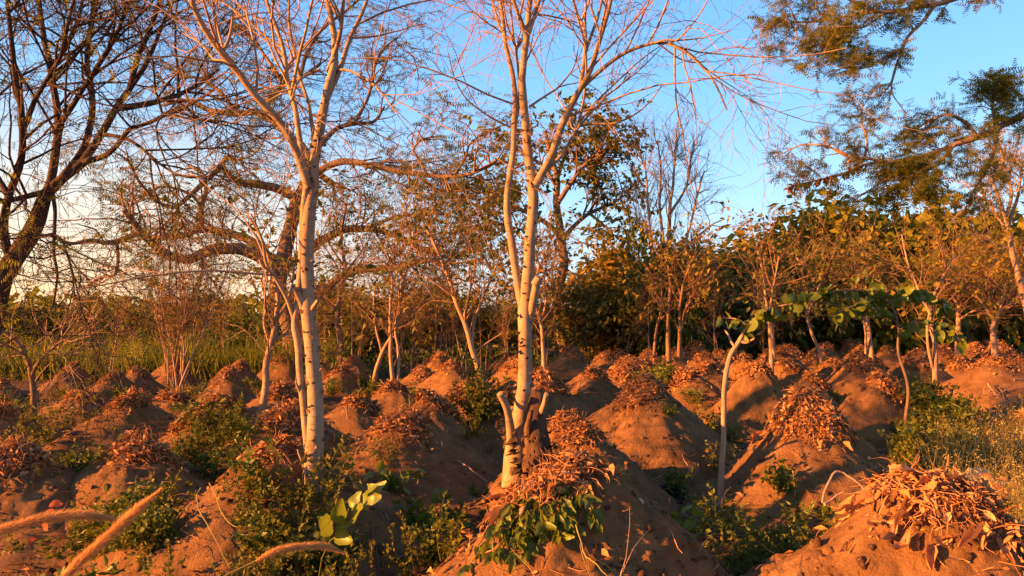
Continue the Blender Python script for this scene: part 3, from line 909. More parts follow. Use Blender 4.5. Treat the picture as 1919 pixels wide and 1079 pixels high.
# --- big dark leaning tree at the left edge
t = Tree('leaning_tree', 'large dark tangled tree leaning in from the left edge with dense twigs', 'tree', 7.6, M_DARKBARK, (-95, 830))
t.limb([(-95, 850), (-60, 730), (-15, 590), (15, 500), (50, 450), (75, 400), (88, 357), (112, 340), (150, 305), (190, 250), (215, 205), (242, 170), (270, 125), (300, 60), (330, -20), (350, -120)], [60, 52, 42, 37, 33, 29, 22, 17, 15, 13, 12, 10, 9, 7, 5, 3], 0, 0.3, 'trunk', rough=0.12)
t.limb([(76, 398), (95, 335), (102, 270), (108, 200), (95, 130), (82, 70), (75, 0), (70, -100)], 17, 7, 0.8)
t.limb([(20, 490), (8, 430), (18, 370), (40, 310), (45, 240), (30, 150), (20, 60), (10, -60)], 16, 6, -0.6)
t.limb([(88, 358), (45, 368), (0, 378), (-60, 370)], 12, 6, -0.9)
t.limb([(215, 203), (255, 198), (300, 190), (360, 165), (410, 130)], 13, 5, 0.8)
t.limb([(242, 170), (258, 110), (280, 60), (300, 0), (310, -80)], 11, 6, -0.5)
t.limb([(150, 305), (200, 290), (250, 240), (290, 225), (340, 205), (400, 170)], 12, 4, -1.0)
t.limb([(112, 338), (160, 270), (175, 200), (160, 120), (170, 40), (180, -60)], 14, 7, 1.0)
t.limb([(102, 250), (140, 190), (180, 130), (220, 60), (260, -30)], 11, 6, -0.8)
t.limb([(95, 130), (130, 80), (150, 20), (160, -60)], 9, 5, 0.6)
t.limb([(45, 240), (75, 170), (110, 110), (130, 30), (150, -50)], 10, 5, -0.9)
t.limb([(18, 370), (-20, 300), (-40, 200), (-60, 80)], 12, 6, 0.4)
t.limb([(190, 250), (240, 260), (290, 300), (340, 330), (390, 330)], 8, 3, -0.8)
t.limb([(95, 345), (105, 400), (100, 460), (108, 520), (100, 570), (85, 600)], 8, 3, -0.7)
t.limb([(50, 450), (110, 445), (125, 480), (135, 520), (140, 560)], 6, 3, -0.9)
t.limb([(0, 540), (10, 600), (40, 640), (70, 660)], 5, 2, -0.5)
t.grow([dict(n=130, len=(0.8, 2.2), r=0.016, wig=0.14, seg=7, trop=(0, 0, 0.01), t0=0.25),
        dict(n=800, len=(0.5, 1.4), r=0.007, rmin=0.0035, wig=0.2, seg=6, trop=(0, 0, -0.05)),
        dict(n=5200, len=(0.2, 0.7), r=0.0036, rmin=0.0022, wig=0.24, seg=4, trop=(0, 0, -0.06))], skip=1)
t.foliage(3200, (0.06, 0.14), M_OLIVE, 'frond_s')

# --- spreading acacia behind the left white tree
t = Tree('spreading_acacia', 'wide spreading acacia with crooked dark limbs and feathery leaves behind the left white tree', 'tree', 21.0, M_BROWNBARK, (548, 697))
t.limb([(548, 700), (546, 620), (535, 580), (522, 545), (524, 510), (533, 470), (544, 430), (553, 390), (557, 368)], 40.0, 23.0, 0.3, 'trunk', rough=0.15)
t.limb([(524, 512), (495, 484), (450, 467), (400, 468), (350, 486), (325, 481), (290, 461), (265, 436), (246, 410), (232, 393)], 27.5, 10.3, -2.0)
t.limb([(262, 436), (235, 446), (200, 456), (170, 450), (130, 456), (90, 440)], 11.2, 4.6, -1)
t.limb([(218, 452), (222, 490), (214, 515), (190, 520), (165, 535)], 7.5, 3.4, 0.6)
t.limb([(288, 445), (340, 441), (375, 430), (430, 437), (470, 452), (515, 495)][::-1], 20.0, 9.2, 1.4)
t.limb([(378, 432), (376, 395), (386, 355), (378, 325), (350, 310)], 12.5, 4.6, 1.0)
t.limb([(380, 400), (365, 370), (335, 355), (300, 350), (262, 370)], 7.5, 3.4)
t.limb([(556, 372), (530, 357), (490, 346), (450, 341), (427, 326), (417, 303), (430, 295), (442, 304)], 18.8, 8.0, -1.5)
t.limb([(418, 305), (395, 330), (360, 362), (330, 388), (300, 380), (265, 345), (240, 300)], 11.2, 4.6, -1)
t.limb([(557, 370), (585, 333), (610, 312), (650, 302), (700, 312), (750, 321), (800, 327), (850, 330), (900, 318), (930, 300)], 16.2, 5.8, -2.5)
t.limb([(782, 328), (800, 345), (825, 356), (860, 345), (890, 360)], 6.2, 3.4)
t.limb([(800, 327), (785, 300), (775, 280), (790, 262), (820, 255)], 6.2, 2.9)
t.limb([(850, 330), (870, 300), (880, 270), (905, 250)], 6.2, 2.9)
t.limb([(556, 372), (574, 335), (580, 300), (565, 275), (545, 258), (515, 228), (482, 211), (440, 212), (390, 206), (350, 188), (310, 195)], 18.8, 6.9, 2.0)
t.limb([(520, 232), (497, 205), (512, 178), (532, 158), (560, 148), (600, 120)], 12.5, 5.8, 1.5)
t.limb([(440, 212), (420, 180), (380, 150), (340, 140), (300, 110)], 8.8, 3.4, 1.5)
t.limb([(580, 300), (605, 265), (630, 242), (665, 231), (700, 228), (720, 200)], 12.5, 4.6, 2)
t.limb([(590, 325), (612, 335), (628, 348)], 12.5, 8.0, 0.4, 'broken_stub')
t.limb([(560, 148), (580, 90), (610, 50), (650, 20), (690, -20)], 8.8, 3.4, 2)
t.limb([(532, 158), (500, 110), (470, 70), (430, 40)], 8.8, 3.4, 2)
t.limb([(665, 231), (690, 180), (700, 130), (720, 90), (745, 70)], 7.5, 3.4, 1)
t.limb([(534, 560), (580, 545), (615, 538), (642, 514), (680, 506), (720, 502), (760, 500), (810, 488), (850, 495)], 21.2, 5.8, -2)
t.limb([(530, 500), (570, 480), (600, 452), (640, 432), (690, 428), (735, 438), (780, 460), (825, 480), (870, 478)], 20.0, 5.8, 2)
t.limb([(735, 438), (770, 420), (800, 410), (840, 420)], 7.5, 3.4, 1)
t.limb([(720, 502), (760, 460), (790, 430), (820, 405)], 7.5, 3.4, -1)
t.limb([(690, 428), (730, 410), (790, 400), (830, 400)], 7.5, 3.4, -1)
t.grow([dict(n=300, len=(0.6, 2.2), r=0.028, wig=0.22, seg=7, trop=(0, 0, 0.05), t0=0.3),
        dict(n=1050, len=(0.4, 1.2), r=0.012, rmin=0.005, wig=0.25, seg=5, trop=(0, 0, 0.0)),
        dict(n=1700, len=(0.25, 0.8), r=0.006, rmin=0.004, wig=0.25, seg=3, trop=(0, 0, -0.02))], M_REDTWIG, skip=1)
t.foliage(6200, (0.16, 0.36), M_OLIVE, 'frond_s', droop=-0.1, flat=0.5, up=1.0)

# --- leafy tree behind the centre white tree
t = Tree('leafy_tree', 'rounded leafy tree with a single dark trunk behind the centre white tree', 'tree', 29.0, M_BROWNBARK, (1058, 662))
t.limb([(1058, 664), (1052, 600), (1047, 545), (1056, 492), (1051, 435), (1042, 385), (1044, 335), (1030, 285), (1022, 245)], 26, 7, 0.4, 'trunk', rough=0.12)
t.limb([(1050, 440), (1015, 412), (975, 392), (930, 370), (900, 350)], 11, 4, -1.5)
t.limb([(1043, 384), (1068, 345), (1095, 310), (1120, 290), (1145, 275)], 11, 4, -1)
t.limb([(1052, 450), (1075, 425), (1105, 400), (1140, 385), (1172, 365)], 10, 4, 1)
t.limb([(1044, 350), (1015, 310), (985, 290), (955, 275)], 9, 4, 1)
t.limb([(1044, 335), (1060, 290), (1075, 260), (1085, 235)], 8, 4, 1)
t.limb([(1048, 552), (1028, 520), (1012, 500), (1003, 472)], 8, 4, 1)
t.limb([(1053, 545), (1080, 516), (1110, 500), (1140, 475), (1172, 468)], 8, 4, -1.5)
t.limb([(1015, 412), (980, 430), (940, 420), (900, 425)], 6, 3, 1)
t.limb([(1105, 400), (1130, 420), (1150, 440)], 6, 3, -1)
t.grow([dict(n=130, len=(0.8, 2.4), r=0.035, wig=0.18, seg=6, trop=(0, 0, 0.04), t0=0.35),
        dict(n=620, len=(0.5, 1.5), r=0.014, rmin=0.008, wig=0.2, seg=5, trop=(0, 0, 0.0)),
        dict(n=1500, len=(0.25, 0.7), r=0.007, rmin=0.005, wig=0.2, seg=3, trop=(0, 0, -0.06))], skip=1)
t.foliage(6000, (0.14, 0.3), M_OLIVE, 'leaf', droop=-0.6, width=0.55)

# --- pale bare tree right of it
t = Tree('bare_tree', 'tall bare tree with a fan of fine upright branches standing over the red stems', 'tree', 27.0, M_TANBARK, (1236, 668))
t.limb([(1236, 670), (1240, 600), (1247, 520), (1253, 450), (1256, 390), (1262, 330), (1268, 262)], 13, 3, 0, 'trunk')
t.limb([(1230, 668), (1226, 600), (1228, 530), (1222, 460), (1215, 400), (1212, 340), (1205, 290)], 8, 2.5)
t.limb([(1246, 530), (1275, 470), (1295, 420), (1305, 370), (1320, 320)], 7, 2.5)
t.limb([(1250, 490), (1240, 430), (1236, 370), (1238, 310), (1232, 265)], 7, 2.5)
t.limb([(1256, 400), (1285, 350), (1295, 300), (1300, 265)], 6, 2)
t.limb([(1275, 470), (1310, 440), (1335, 420), (1358, 410)], 5, 2)
t.limb([(1222, 470), (1200, 430), (1190, 390)], 5, 2)
t.limb([(1262, 560), (1290, 540), (1320, 500), (1345, 480)], 5, 2)
t.grow([dict(n=110, len=(0.6, 1.9), r=0.018, wig=0.12, seg=6, trop=(0, 0, 0.08), ang=(15, 45), t0=0.35),
        dict(n=650, len=(0.4, 1.2), r=0.008, rmin=0.005, wig=0.15, seg=5, trop=(0, 0, 0.04), ang=(15, 55)),
        dict(n=1600, len=(0.15, 0.5), r=0.005, rmin=0.0035, wig=0.2, seg=3)], M_BROWNBARK, skip=0)

# --- big tree off to the right, branches reaching in
t = Tree('feathery_tree', 'large tree at the right whose feathery branches reach across the sky', 'tree', 9.0, M_TANBARK, (2130, 830))
t.limb([(2130, 840), (2110, 700), (2090, 550), (2075, 400), (2060, 260), (2030, 120), (1990, 20), (1940, -60)], 60, 26, 0, 'trunk', rough=0.12)
t.limb([(2060, 262), (2000, 215), (1950, 208), (1919, 214), (1870, 235), (1830, 254), (1790, 270), (1745, 287), (1700, 297), (1660, 303), (1625, 297), (1590, 302)], 17, 5, -0.4)
t.limb([(1652, 303), (1620, 308), (1580, 325), (1540, 335), (1500, 345), (1475, 352)], 6, 2.5, -0.5)
t.limb([(1622, 297), (1580, 290), (1545, 262), (1530, 238)], 5, 2, 0.3)
t.limb([(1590, 290), (1550, 275), (1500, 272), (1460, 290)], 4, 2, 0.5)
t.limb([(1620, 298), (1626, 262), (1615, 225), (1618, 190)], 5, 2, 0.4)
t.limb([(1830, 254), (1810, 230), (1780, 215), (1735, 230), (1705, 250)], 8, 3, 0.6)
t.limb([(1870, 236), (1860, 195), (1872, 165), (1890, 150)], 8, 3, 0.5)
t.limb([(1790, 270), (1760, 305), (1720, 330), (1690, 360)], 7, 2.5, -0.4)
t.limb([(1870, 236), (1862, 280), (1840, 330), (1815, 375)], 9, 3, -0.3)
t.limb([(1745, 287), (1700, 320), (1660, 335), (1620, 360), (1592, 372)], 5, 2, -0.5)
t.limb([(1990, 20), (1900, -45), (1840, -20), (1775, 0), (1720, 14), (1680, 22), (1645, 22), (1622, 14), (1595, 0), (1570, -10)], 15, 5, -0.6)
t.limb([(1755, 5), (1725, 45), (1700, 70), (1688, 100), (1678, 130), (1668, 160), (1650, 178)], 8, 3, -0.3)
t.limb([(1690, 90), (1650, 110), (1610, 130), (1570, 125)], 5, 2, -0.3)
t.limb([(1660, 22), (1620, 50), (1580, 60), (1520, 110)], 6, 2, -0.4)
t.limb([(1640, 22), (1590, 30), (1530, 40), (1450, 40)], 6, 2, 0.3)
t.limb([(1678, 130), (1672, 170), (1685, 195), (1700, 215)], 3, 1.5, 0.2)
t.limb([(1770, 0), (1800, -60), (1760, -120), (1700, -150)], 9, 4, 0.5)
t.grow([dict(n=300, len=(0.12, 0.40), r=0.008, wig=0.22, seg=6, trop=(0, 0, 0.02), t0=0.3, ang=(25, 70),
             w=np.array([1.3, 1, .8, 1, .8, 2, 2.5, 1.6, 1, .3, .9, .2, 1.6, 1.9, 2.2, .1, .3])),
        dict(n=1300, len=(0.08, 0.24), r=0.004, rmin=0.0025, wig=0.24, seg=4, trop=(0, 0, 0.0))], M_BROWNBARK, skip=1)
t.foliage(9800, (0.065, 0.145), M_FEATHER, 'frond_s', droop=-0.15, flat=0.6, up=1.1)
t.foliage(60, (0.07, 0.12), M_REDLEAF, 'leaf', P=np.stack(t.P[2:3]), W=np.stack(t.W[2:3]), droop=-0.6, name='dead_leaves')

# --- slim tree at the right edge
t = Tree('slim_tree', 'slim tree with a web of pale branches leaning at the right edge', 'tree', 14.0, M_TANBARK, (1955, 690))
t.limb([(1955, 692), (1935, 610), (1912, 530), (1895, 465), (1888, 420), (1876, 385), (1862, 345)], 18, 5, 0, 'trunk')
t.limb([(1888, 425), (1905, 380), (1912, 340), (1915, 290)], 8, 3)
t.limb([(1890, 440), (1865, 400), (1845, 370), (1835, 345)], 7, 3)
t.limb([(1885, 410), (1895, 360), (1880, 310), (1885, 270)], 7, 3)
t.limb([(1895, 465), (1870, 460), (1840, 440), (1820, 430)], 5, 2)
t.grow([dict(n=70, len=(0.4, 1.1), r=0.012, wig=0.2, seg=5, t0=0.3), dict(n=350, len=(0.25, 0.7), r=0.006, rmin=0.004, wig=0.25, seg=4)], skip=1)
t.foliage(700, (0.10, 0.2), M_OLIVE, 'frond_s')

# --- thin curved sapling with big hanging leaves
t = Tree('sapling', 'thin curved sapling with a bare pale stem and big drooping green leaves', 'sapling', 6.2, M_TANBARK, (1350, 948))
t.limb([(1350, 950), (1351, 900), (1352, 850), (1354, 780), (1356, 730), (1360, 695), (1370, 662), (1385, 640), (1391, 628)], 12, 8, 0.1, 'trunk', rough=0.16)
t.limb([(1386, 640), (1398, 642), (1414, 634)], 6, 4, -0.05, 'cut_stub')
t.limb([(1376, 648), (1370, 640), (1364, 626), (1358, 618)], 5, 3, 0.1, 'cut_stub')
t.limb([(1389, 630), (1400, 612), (1425, 588), (1450, 576), (1485, 569)], 5, 2, -0.1, 'branch')
t.limb([(1392, 622), (1396, 608), (1380, 598), (1350, 596)], 4, 2, 0.1, 'branch')
def hang_leaves(tr, first, n, size, weight=None):
    BP, BW = np.stack(tr.P[first:]), np.stack(tr.W[first:])
    b, D, L, r, pi = spawn(BP, BW, n, 0.05, 1.0, (40, 90), size, weight=weight)
    for i in range(n):
        d = unit(D[i] + np.array([0.2, -0.2, -0.7]) + R.normal(0, 0.25, 3))
        leaf_obj((LONG_BRIGHT, OVAL_BRIGHT, OVAL_GREEN)[i % 3][int(R.integers(4))], b[i] + R.normal(0, 0.012, 3), d, unit(R.normal(0, 0.8, 3) + np.array([-0.4, -0.4, 0.5])), L[i], tr.root, R.uniform(0.7, 1.2))
hang_leaves(t, 3, 34, (0.07, 0.16))

t = Tree('sapling', 'leafy sapling spreading a wide drooping spray of yellow green leaves behind the curved stem', 'sapling', 8.6, M_BROWNBARK, (1696, 790))
t.limb([(1696, 792), (1702, 730), (1686, 660), (1680, 600), (1668, 562)], 6, 4, 0, 'trunk')
t.limb([(1670, 570), (1630, 549), (1590, 545), (1550, 549), (1515, 556), (1490, 566)], 5, 2, -0.3, 'branch')
t.limb([(1678, 595), (1640, 578), (1600, 575), (1560, 590)], 4, 2, -0.4, 'branch')
t.limb([(1668, 562), (1700, 548), (1740, 556), (1780, 580)], 4, 2, 0.3, 'branch')
t.limb([(1682, 620), (1720, 600), (1760, 612), (1800, 640)], 4, 2, -0.2, 'branch')
t.limb([(1668, 562), (1655, 535), (1630, 520), (1600, 515)], 4, 1.5, 0.5, 'branch')
hang_leaves(t, 1, 210, (0.08, 0.19), np.array([1, .9, .9, .9, .35]))

# --- bare sapling at the left
t = Tree('sapling', 'forked bare sapling with crooked grey branches on the far left', 'sapling', 9.6, M_BROWNBARK, (58, 824))
t.limb([(58, 826), (62, 780), (63, 735), (60, 700), (50, 672), (36, 645), (10, 625), (-20, 600)], 14, 5, 0, 'trunk')
t.limb([(60, 703), (75, 672), (100, 650), (130, 632), (160, 614)], 8, 3)
t.limb([(80, 668), (110, 640), (135, 610), (146, 585)], 5, 2)
t.limb([(48, 668), (20, 650), (0, 640), (-30, 645)], 5, 2)
t.limb([(62, 720), (85, 690), (110, 670), (150, 660)], 4, 2)
t.grow([dict(n=40, len=(0.4, 1.2), r=0.008, wig=0.15, seg=5, t0=0.2), dict(n=160, len=(0.2, 0.7), r=0.004, rmin=0.003, wig=0.2, seg=4)], M_TANBARK)

# --- slim trees between the mounds
def slim(label, Y, base, limbs, bark=M_TANBARK, n=(30, 160, 400), leafn=0):
    t = Tree('slim_tree', label, 'tree', Y, bark, base)
    for i, (pts, w0, w1) in enumerate(limbs): t.limb(pts, w0, w1, None if i else 0.2, 'trunk' if i == 0 else 'limb')
    t.grow([dict(n=n[0], len=(0.5, 1.6), r=0.012, wig=0.14, seg=6, t0=0.3, trop=(0, 0, 0.06)),
            dict(n=n[1], len=(0.3, 1.0), r=0.006, rmin=0.004, wig=0.2, seg=5),
            dict(n=n[2], len=(0.15, 0.5), r=0.004, rmin=0.003, wig=0.22, seg=3)], M_REDTWIG)
    t.foliage(leafn or 450, (0.08, 0.17), M_AUTUMN if leafn else M_YELLOW, 'leaf', droop=-0.4)
    return t

slim('slim bent tree with flaky bark forking above the mounds left of the left white tree', 10.6, (484, 797),
     [([(484, 800), (492, 765), (498, 720), (499, 680), (507, 650), (516, 620), (520, 580), (516, 530), (500, 470), (470, 410)], 15, 4),
      ([(512, 640), (530, 628), (548, 622), (575, 612)], 6, 3), ([(508, 650), (496, 610), (498, 570), (488, 520)], 7, 3),
      ([(519, 600), (540, 560), (548, 520), (555, 470)], 6, 3)])
slim('leaning slim tree slanting up left between the two white trees', 12.8, (918, 755),
     [([(918, 758), (903, 705), (888, 668), (880, 640), (868, 600), (853, 560), (842, 525), (825, 480), (800, 430)], 13, 4),
      ([(884, 655), (888, 610), (905, 560), (925, 510), (940, 470)], 6, 2.5), ([(868, 600), (880, 550), (890, 500), (880, 450)], 5, 2),
      ([(886, 660), (915, 640), (940, 625)], 4, 2), ([(850, 555), (815, 530), (780, 500)], 5, 2)])
slim('upright slim tree with smooth brown bark right behind the left white tree', 19.5, (638, 702),
     [([(638, 704), (640, 660), (634, 600), (638, 550), (646, 510), (640, 440), (650, 380)], 13, 4),
      ([(638, 540), (655, 500), (680, 470), (700, 430)], 5, 2), ([(645, 500), (625, 470), (610, 440)], 5, 2)], M_BROWNBARK)
slim('forked slim tree leaning right over the far mounds left of centre', 17.0, (700, 722),
     [([(700, 724), (706, 690), (716, 660), (738, 620), (748, 580), (755, 530), (770, 480), (775, 430)], 9, 3),
      ([(716, 660), (706, 620), (700, 570), (705, 520)], 5, 2), ([(740, 615), (765, 590), (790, 570), (810, 540)], 5, 2)])
slim('pair of slim straight stems below the far trees left of centre', 16.0, (737, 715),
     [([(737, 716), (733, 680), (731, 640), (730, 580), (735, 520), (725, 470)], 8, 3), ([(745, 714), (748, 670), (742, 620), (748, 560), (742, 500)], 6, 2.5)])
slim('slim pale stem with a fork standing right of the centre white tree', 15.5, (1019, 690),
     [([(1019, 694), (1018, 650), (1014, 610), (1004, 575), (1000, 540), (1010, 500)], 8, 3), ([(1013, 605), (1022, 570), (1020, 520), (1026, 470)], 5, 2)])
slim('double orange stem behind the thin curved sapling', 15.0, (1448, 668),
     [([(1446, 670), (1444, 640), (1440, 600), (1436, 560), (1432, 520), (1420, 470)], 8, 3), ([(1451, 670), (1448, 630), (1443, 590), (1450, 540), (1460, 480)], 7, 2.5)], M_TANBARK, (24, 100, 200))
slim('two pale forked stems under the drooping leaves on the right', 17.0, (1630, 662),
     [([(1634, 666), (1630, 640), (1626, 610), (1620, 575), (1612, 530), (1600, 480)], 9, 3), ([(1622, 664), (1622, 630), (1620, 600), (1630, 560), (1640, 500)], 5, 2)], M_TANBARK, (24, 100, 200))
slim('crooked pale stem with a wavy foot right of the curved sapling', 17.0, (1540, 672),
     [([(1540, 674), (1532, 650), (1520, 625), (1513, 595), (1512, 560), (1506, 520), (1490, 470)], 6, 3), ([(1513, 590), (1530, 550), (1550, 500)], 4, 2)], M_TANBARK, (24, 100, 200))
slim('pale twin trunk with peeling bark near the right edge of the shrubs', 13.5, (1750, 680),
     [([(1752, 684), (1752, 650), (1744, 610), (1742, 580), (1752, 545), (1775, 505), (1800, 470)], 9, 3), ([(1748, 690), (1740, 650), (1738, 610), (1742, 585)], 6, 4), ([(1744, 590), (1720, 540), (1700, 490), (1690, 440)], 6, 2)], M_TANBARK, (30, 140, 300), 300)
slim('flat topped dry tree with orange trunk at the far right', 19.0, (1795, 655),
     [([(1795, 657), (1796, 620), (1797, 585), (1800, 560), (1830, 530), (1860, 515)], 11, 4), ([(1798, 575), (1780, 545), (1765, 510)], 6, 2), ([(1799, 565), (1800, 530), (1815, 490)], 6, 2), ([(1795, 600), (1840, 575), (1880, 560)], 5, 2)], M_TANBARK, (80, 360, 800), 1500)
slim('low spreading dry tree cut by the right edge', 17.0, (1865, 660),
     [([(1865, 662), (1862, 620), (1866, 595), (1890, 570), (1920, 550), (1960, 530)], 11, 4), ([(1864, 605), (1845, 575), (1830, 555)], 6, 2), ([(1866, 598), (1880, 560), (1885, 530)], 6, 2)], M_TANBARK, (80, 360, 800), 1300)
slim('cluster of red stems with russet leaves beside the pale bare tree', 16.0, (1262, 668),
     [([(1253, 672), (1252, 630), (1252, 580), (1255, 520), (1245, 470)], 9, 3), ([(1272, 668), (1274, 620), (1276, 570), (1285, 520), (1300, 480)], 8, 3),
      ([(1278, 668), (1275, 620), (1290, 570), (1320, 540)], 5, 2), ([(1226, 660), (1230, 620), (1238, 580), (1240, 520)], 6, 2.5)], M_REDTWIG, (40, 160, 350), 600)

# --- thicket of thin bare saplings along the far edge of the field (a few kinds, copied)
SAP = []
def make_sapling(seed, x0):
    n = 1 + seed % 3
    root = thing('thicket_sapling', (x0, 500, 0), 'x', 'sapling')
    Ps, Ws = [], []
    for j in range(n):
        h = R.uniform(3.0, 5.2)
        P = shoots(np.array([[x0 + 0.12 * j, 500 + 0.1 * j, -0.1]]), np.array([[R.normal(0, 0.12), R.normal(0, 0.12), 1]]), np.array([h]), 13, 0.05, (0, 0, 0.03))
        W = R.uniform(0.018, 0.036) * np.linspace(1, 0.25, 14)[None]
        mb = MB(); tubes(mb, P, W, 6); mb.build('trunk', M_TANBARK if seed % 2 else M_BROWNBARK, root)
        Ps.append(P); Ws.append(W)
    P, W = np.concatenate(Ps), np.concatenate(Ws)
    mb = MB()
    for (cnt, ln, r, rm, sg, an) in ((9 * n + 9, (0.5, 1.5), 0.014, 0.006, 6, (20, 50)), (50 * n + 26, (0.3, 0.9), 0.007, 0.0045, 4, (20, 65)), (110, (0.15, 0.45), 0.005, 0.004, 3, (20, 70))):
        b, D, L, rr, pi = spawn(P, W, cnt, 0.3, 1.0, an, ln)
        P = shoots(b, D, L, sg, 0.15, (0, 0, 0.05)); W = np.clip(rr * 0.7, rm, r)[:, None] * np.linspace(1, 0.5, sg + 1)[None]
        tubes(mb, P, W, 3)
    mb.build('twigs', M_REDTWIG, root)['kind'] = 'stuff'
    if seed % 2 == 0:
        b, D, L, rr, pi = spawn(P, W, 160, 0.1, 1.0, (20, 80), (0.07, 0.14))
        mb = MB(); leaves(mb, b, unit(D + np.array([0, 0, -0.3])), rnd_up(160, 1.2), L, 0.55)
        mb.build('foliage', M_AUTUMN if seed % 4 else M_YELLOW, root, smooth=False)['kind'] = 'stuff'
    return root

for k in range(8): SAP.append(make_sapling(k, 500.0 + 6 * k))
k = 0
def put_sapling(x, y, s, lab, grp):
    global k
    o = SAP[k % 8]
    loc = (x, y, float(ground_z(x, y)))
    if k < 8: o.location = loc; o.rotation_euler = (0, 0, R.uniform(0, 6.28)); o.scale = (s, s, s)
    else: o = copy_tree(o, loc, R.uniform(0, 6.28), s)
    tag(o, lab, 'sapling', grp); k += 1

for i in range(84):
    px = R.uniform(560, 1960) if i % 9 else R.uniform(0, 560)
    near = np.interp(px, [0, 500, 900, 1300, 1919], [17.5, 18.5, 20, 22, 24])
    Y = near + R.random() ** 1.5 * 13
    side = ('on the left', 'left of centre', 'right of centre', 'on the right')[min(3, int(max(px, 0) // 480))]
    put_sapling((px - CX) / F * Y, Y, R.uniform(0.5, 0.85), 'thin bare sapling in the thicket behind the mounds %s' % side, 'thin bare saplings of the thicket')
for j in range(9):     # the upright bundle on the left
    px = 345 + R.normal(0, 20); Y = 18.0 + R.normal(0, 0.5)
    put_sapling((px - CX) / F * Y, Y, R.uniform(0.75, 0.9), 'upright bare stem in the tight bundle over the left mounds', 'bundle of upright stems on the left')

# --- bushy leafy trees of the woodland edge
BUSH = {}
def make_bush(seed, x0, mat, leaf_n=3200, hh=1.0, spread=1.0, size=(0.09, 0.2), tmpl='leaf', twig=M_BROWNBARK, open_=1.0):
    """unit bushy tree about 4 m high"""
    root = thing('bushy_tree', (x0, 600, 0), 'x', 'tree')
    Ps, Ws = [], []
    n = 4
    ends = []
    P = shoots(np.array([[x0, 600, -0.1]] * n) + R.normal(0, 0.12, (n, 3)) * np.array([1, 1, 0]), np.stack([R.normal(0, 0.35 * spread, n), R.normal(0, 0.35 * spread, n), np.ones(n)], -1), R.uniform(2.0, 3.2, n) * hh, 10, 0.08, (0, 0, 0.05))
    W = R.uniform(0.03, 0.06, n)[:, None] * np.linspace(1, 0.35, 11)[None]
    mb = MB(); tubes(mb, P, W, 6); mb.build('trunk', twig, root)
    mb = MB()
    for (cnt, ln, r, rm, sg) in ((34, (0.7, 1.7), 0.025, 0.01, 6), (110, (0.4, 1.0), 0.010, 0.006, 4), (150, (0.2, 0.5), 0.006, 0.004, 3)):
        b, D, L, rr, pi = spawn(P, W, cnt, 0.25, 1.0, (25, 75), ln)
        P = shoots(b, D, L * spread ** 0.5, sg, 0.18, (0, 0, 0.05)); W = np.clip(rr * 0.7, rm, r)[:, None] * np.linspace(1, 0.5, sg + 1)[None]
        tubes(mb, P, W, 3); ends.append(P[:, -1])
    mb.build('twigs', M_BROWNBARK, root)['kind'] = 'stuff'
    b, D, L, rr, pi = spawn(P, W, leaf_n // 2, 0.0, 1.0, (20, 85), size)
    # leaf clumps round the branch ends
    ce = np.r_[ends[0], ends[1][:40]]; nc = leaf_n
    ci = R.integers(0, len(ce), nc)
    off = R.normal(0, 1, (nc, 3)) * [0.30, 0.30, 0.17]
    b = np.r_[b, ce[ci] + off]; D = np.r_[D, unit(off + R.normal(0, 0.12, (nc, 3)))]; L = np.r_[L, R.uniform(*size, nc)]
    leaf_n = len(b)
    b = b + R.normal(0, 0.05, b.shape)
    root['unit_height'] = float(np.percentile(b[:, 2], 98))
    mb = MB(); leaves(mb, b, unit(D + np.array([0, 0, -0.35])), rnd_up(leaf_n, 1.3), L, 0.55 if tmpl == 'leaf' else 1.0, (LEAF_V, LEAF_T) if tmpl == 'leaf' else FROND_S)
    mb.build('foliage', mat, root, smooth=False)['kind'] = 'stuff'
    return root

BUSH['olive'] = [make_bush(i, 600.0 + 10 * i, M_OLIVE, 4200, 1.0, 1.0, (0.15, 0.30)) for i in range(3)]
BUSH['green'] = [make_bush(i, 640.0 + 10 * i, M_GREEN, 5200, 0.75, 1.2, (0.13, 0.26)) for i in range(2)]
BUSH['autumn'] = [make_bush(i, 670.0 + 10 * i, M_AUTUMN, 3400, 1.0, 1.0, (0.13, 0.26)) for i in range(3)]
BUSH['acacia'] = [make_bush(i, 710.0 + 10 * i, M_FEATHER, 3600, 1.0, 1.5, (0.2, 0.42), 'leaf') for i in range(2)]
BUSH['russet'] = [make_bush(i, 740.0 + 10 * i, M_YELLOW, 3200, 1.0, 1.0, (0.13, 0.26)) for i in range(2)]
first_use = {}
def bush(kind, px, Y, top_py, label, group, wide=1.0, z0=0.0):
    protos = BUSH[kind]
    i = int(R.integers(len(protos)))
    h = 1.6 + (HORIZON - top_py) / F * Y - z0
    s = h / protos[i]['unit_height']
    x = (px - CX) / F * Y
    loc = (x, Y, z0 + float(ground_z(x, Y)))
    key = (kind, i)
    if key not in first_use:
        o = protos[i]; first_use[key] = 1
        o.location = loc; o.rotation_euler = (0, 0, R.uniform(0, 6.28)); o.scale = (s * wide, s * wide, s)
    else:
        o = copy_tree(protos[i], loc, R.uniform(0, 6.28), (s * wide, s * wide, s))
    tag(o, label, 'tree' if h > 2.6 else 'bush', group)
    if h <= 2.6: o.name = 'bush'

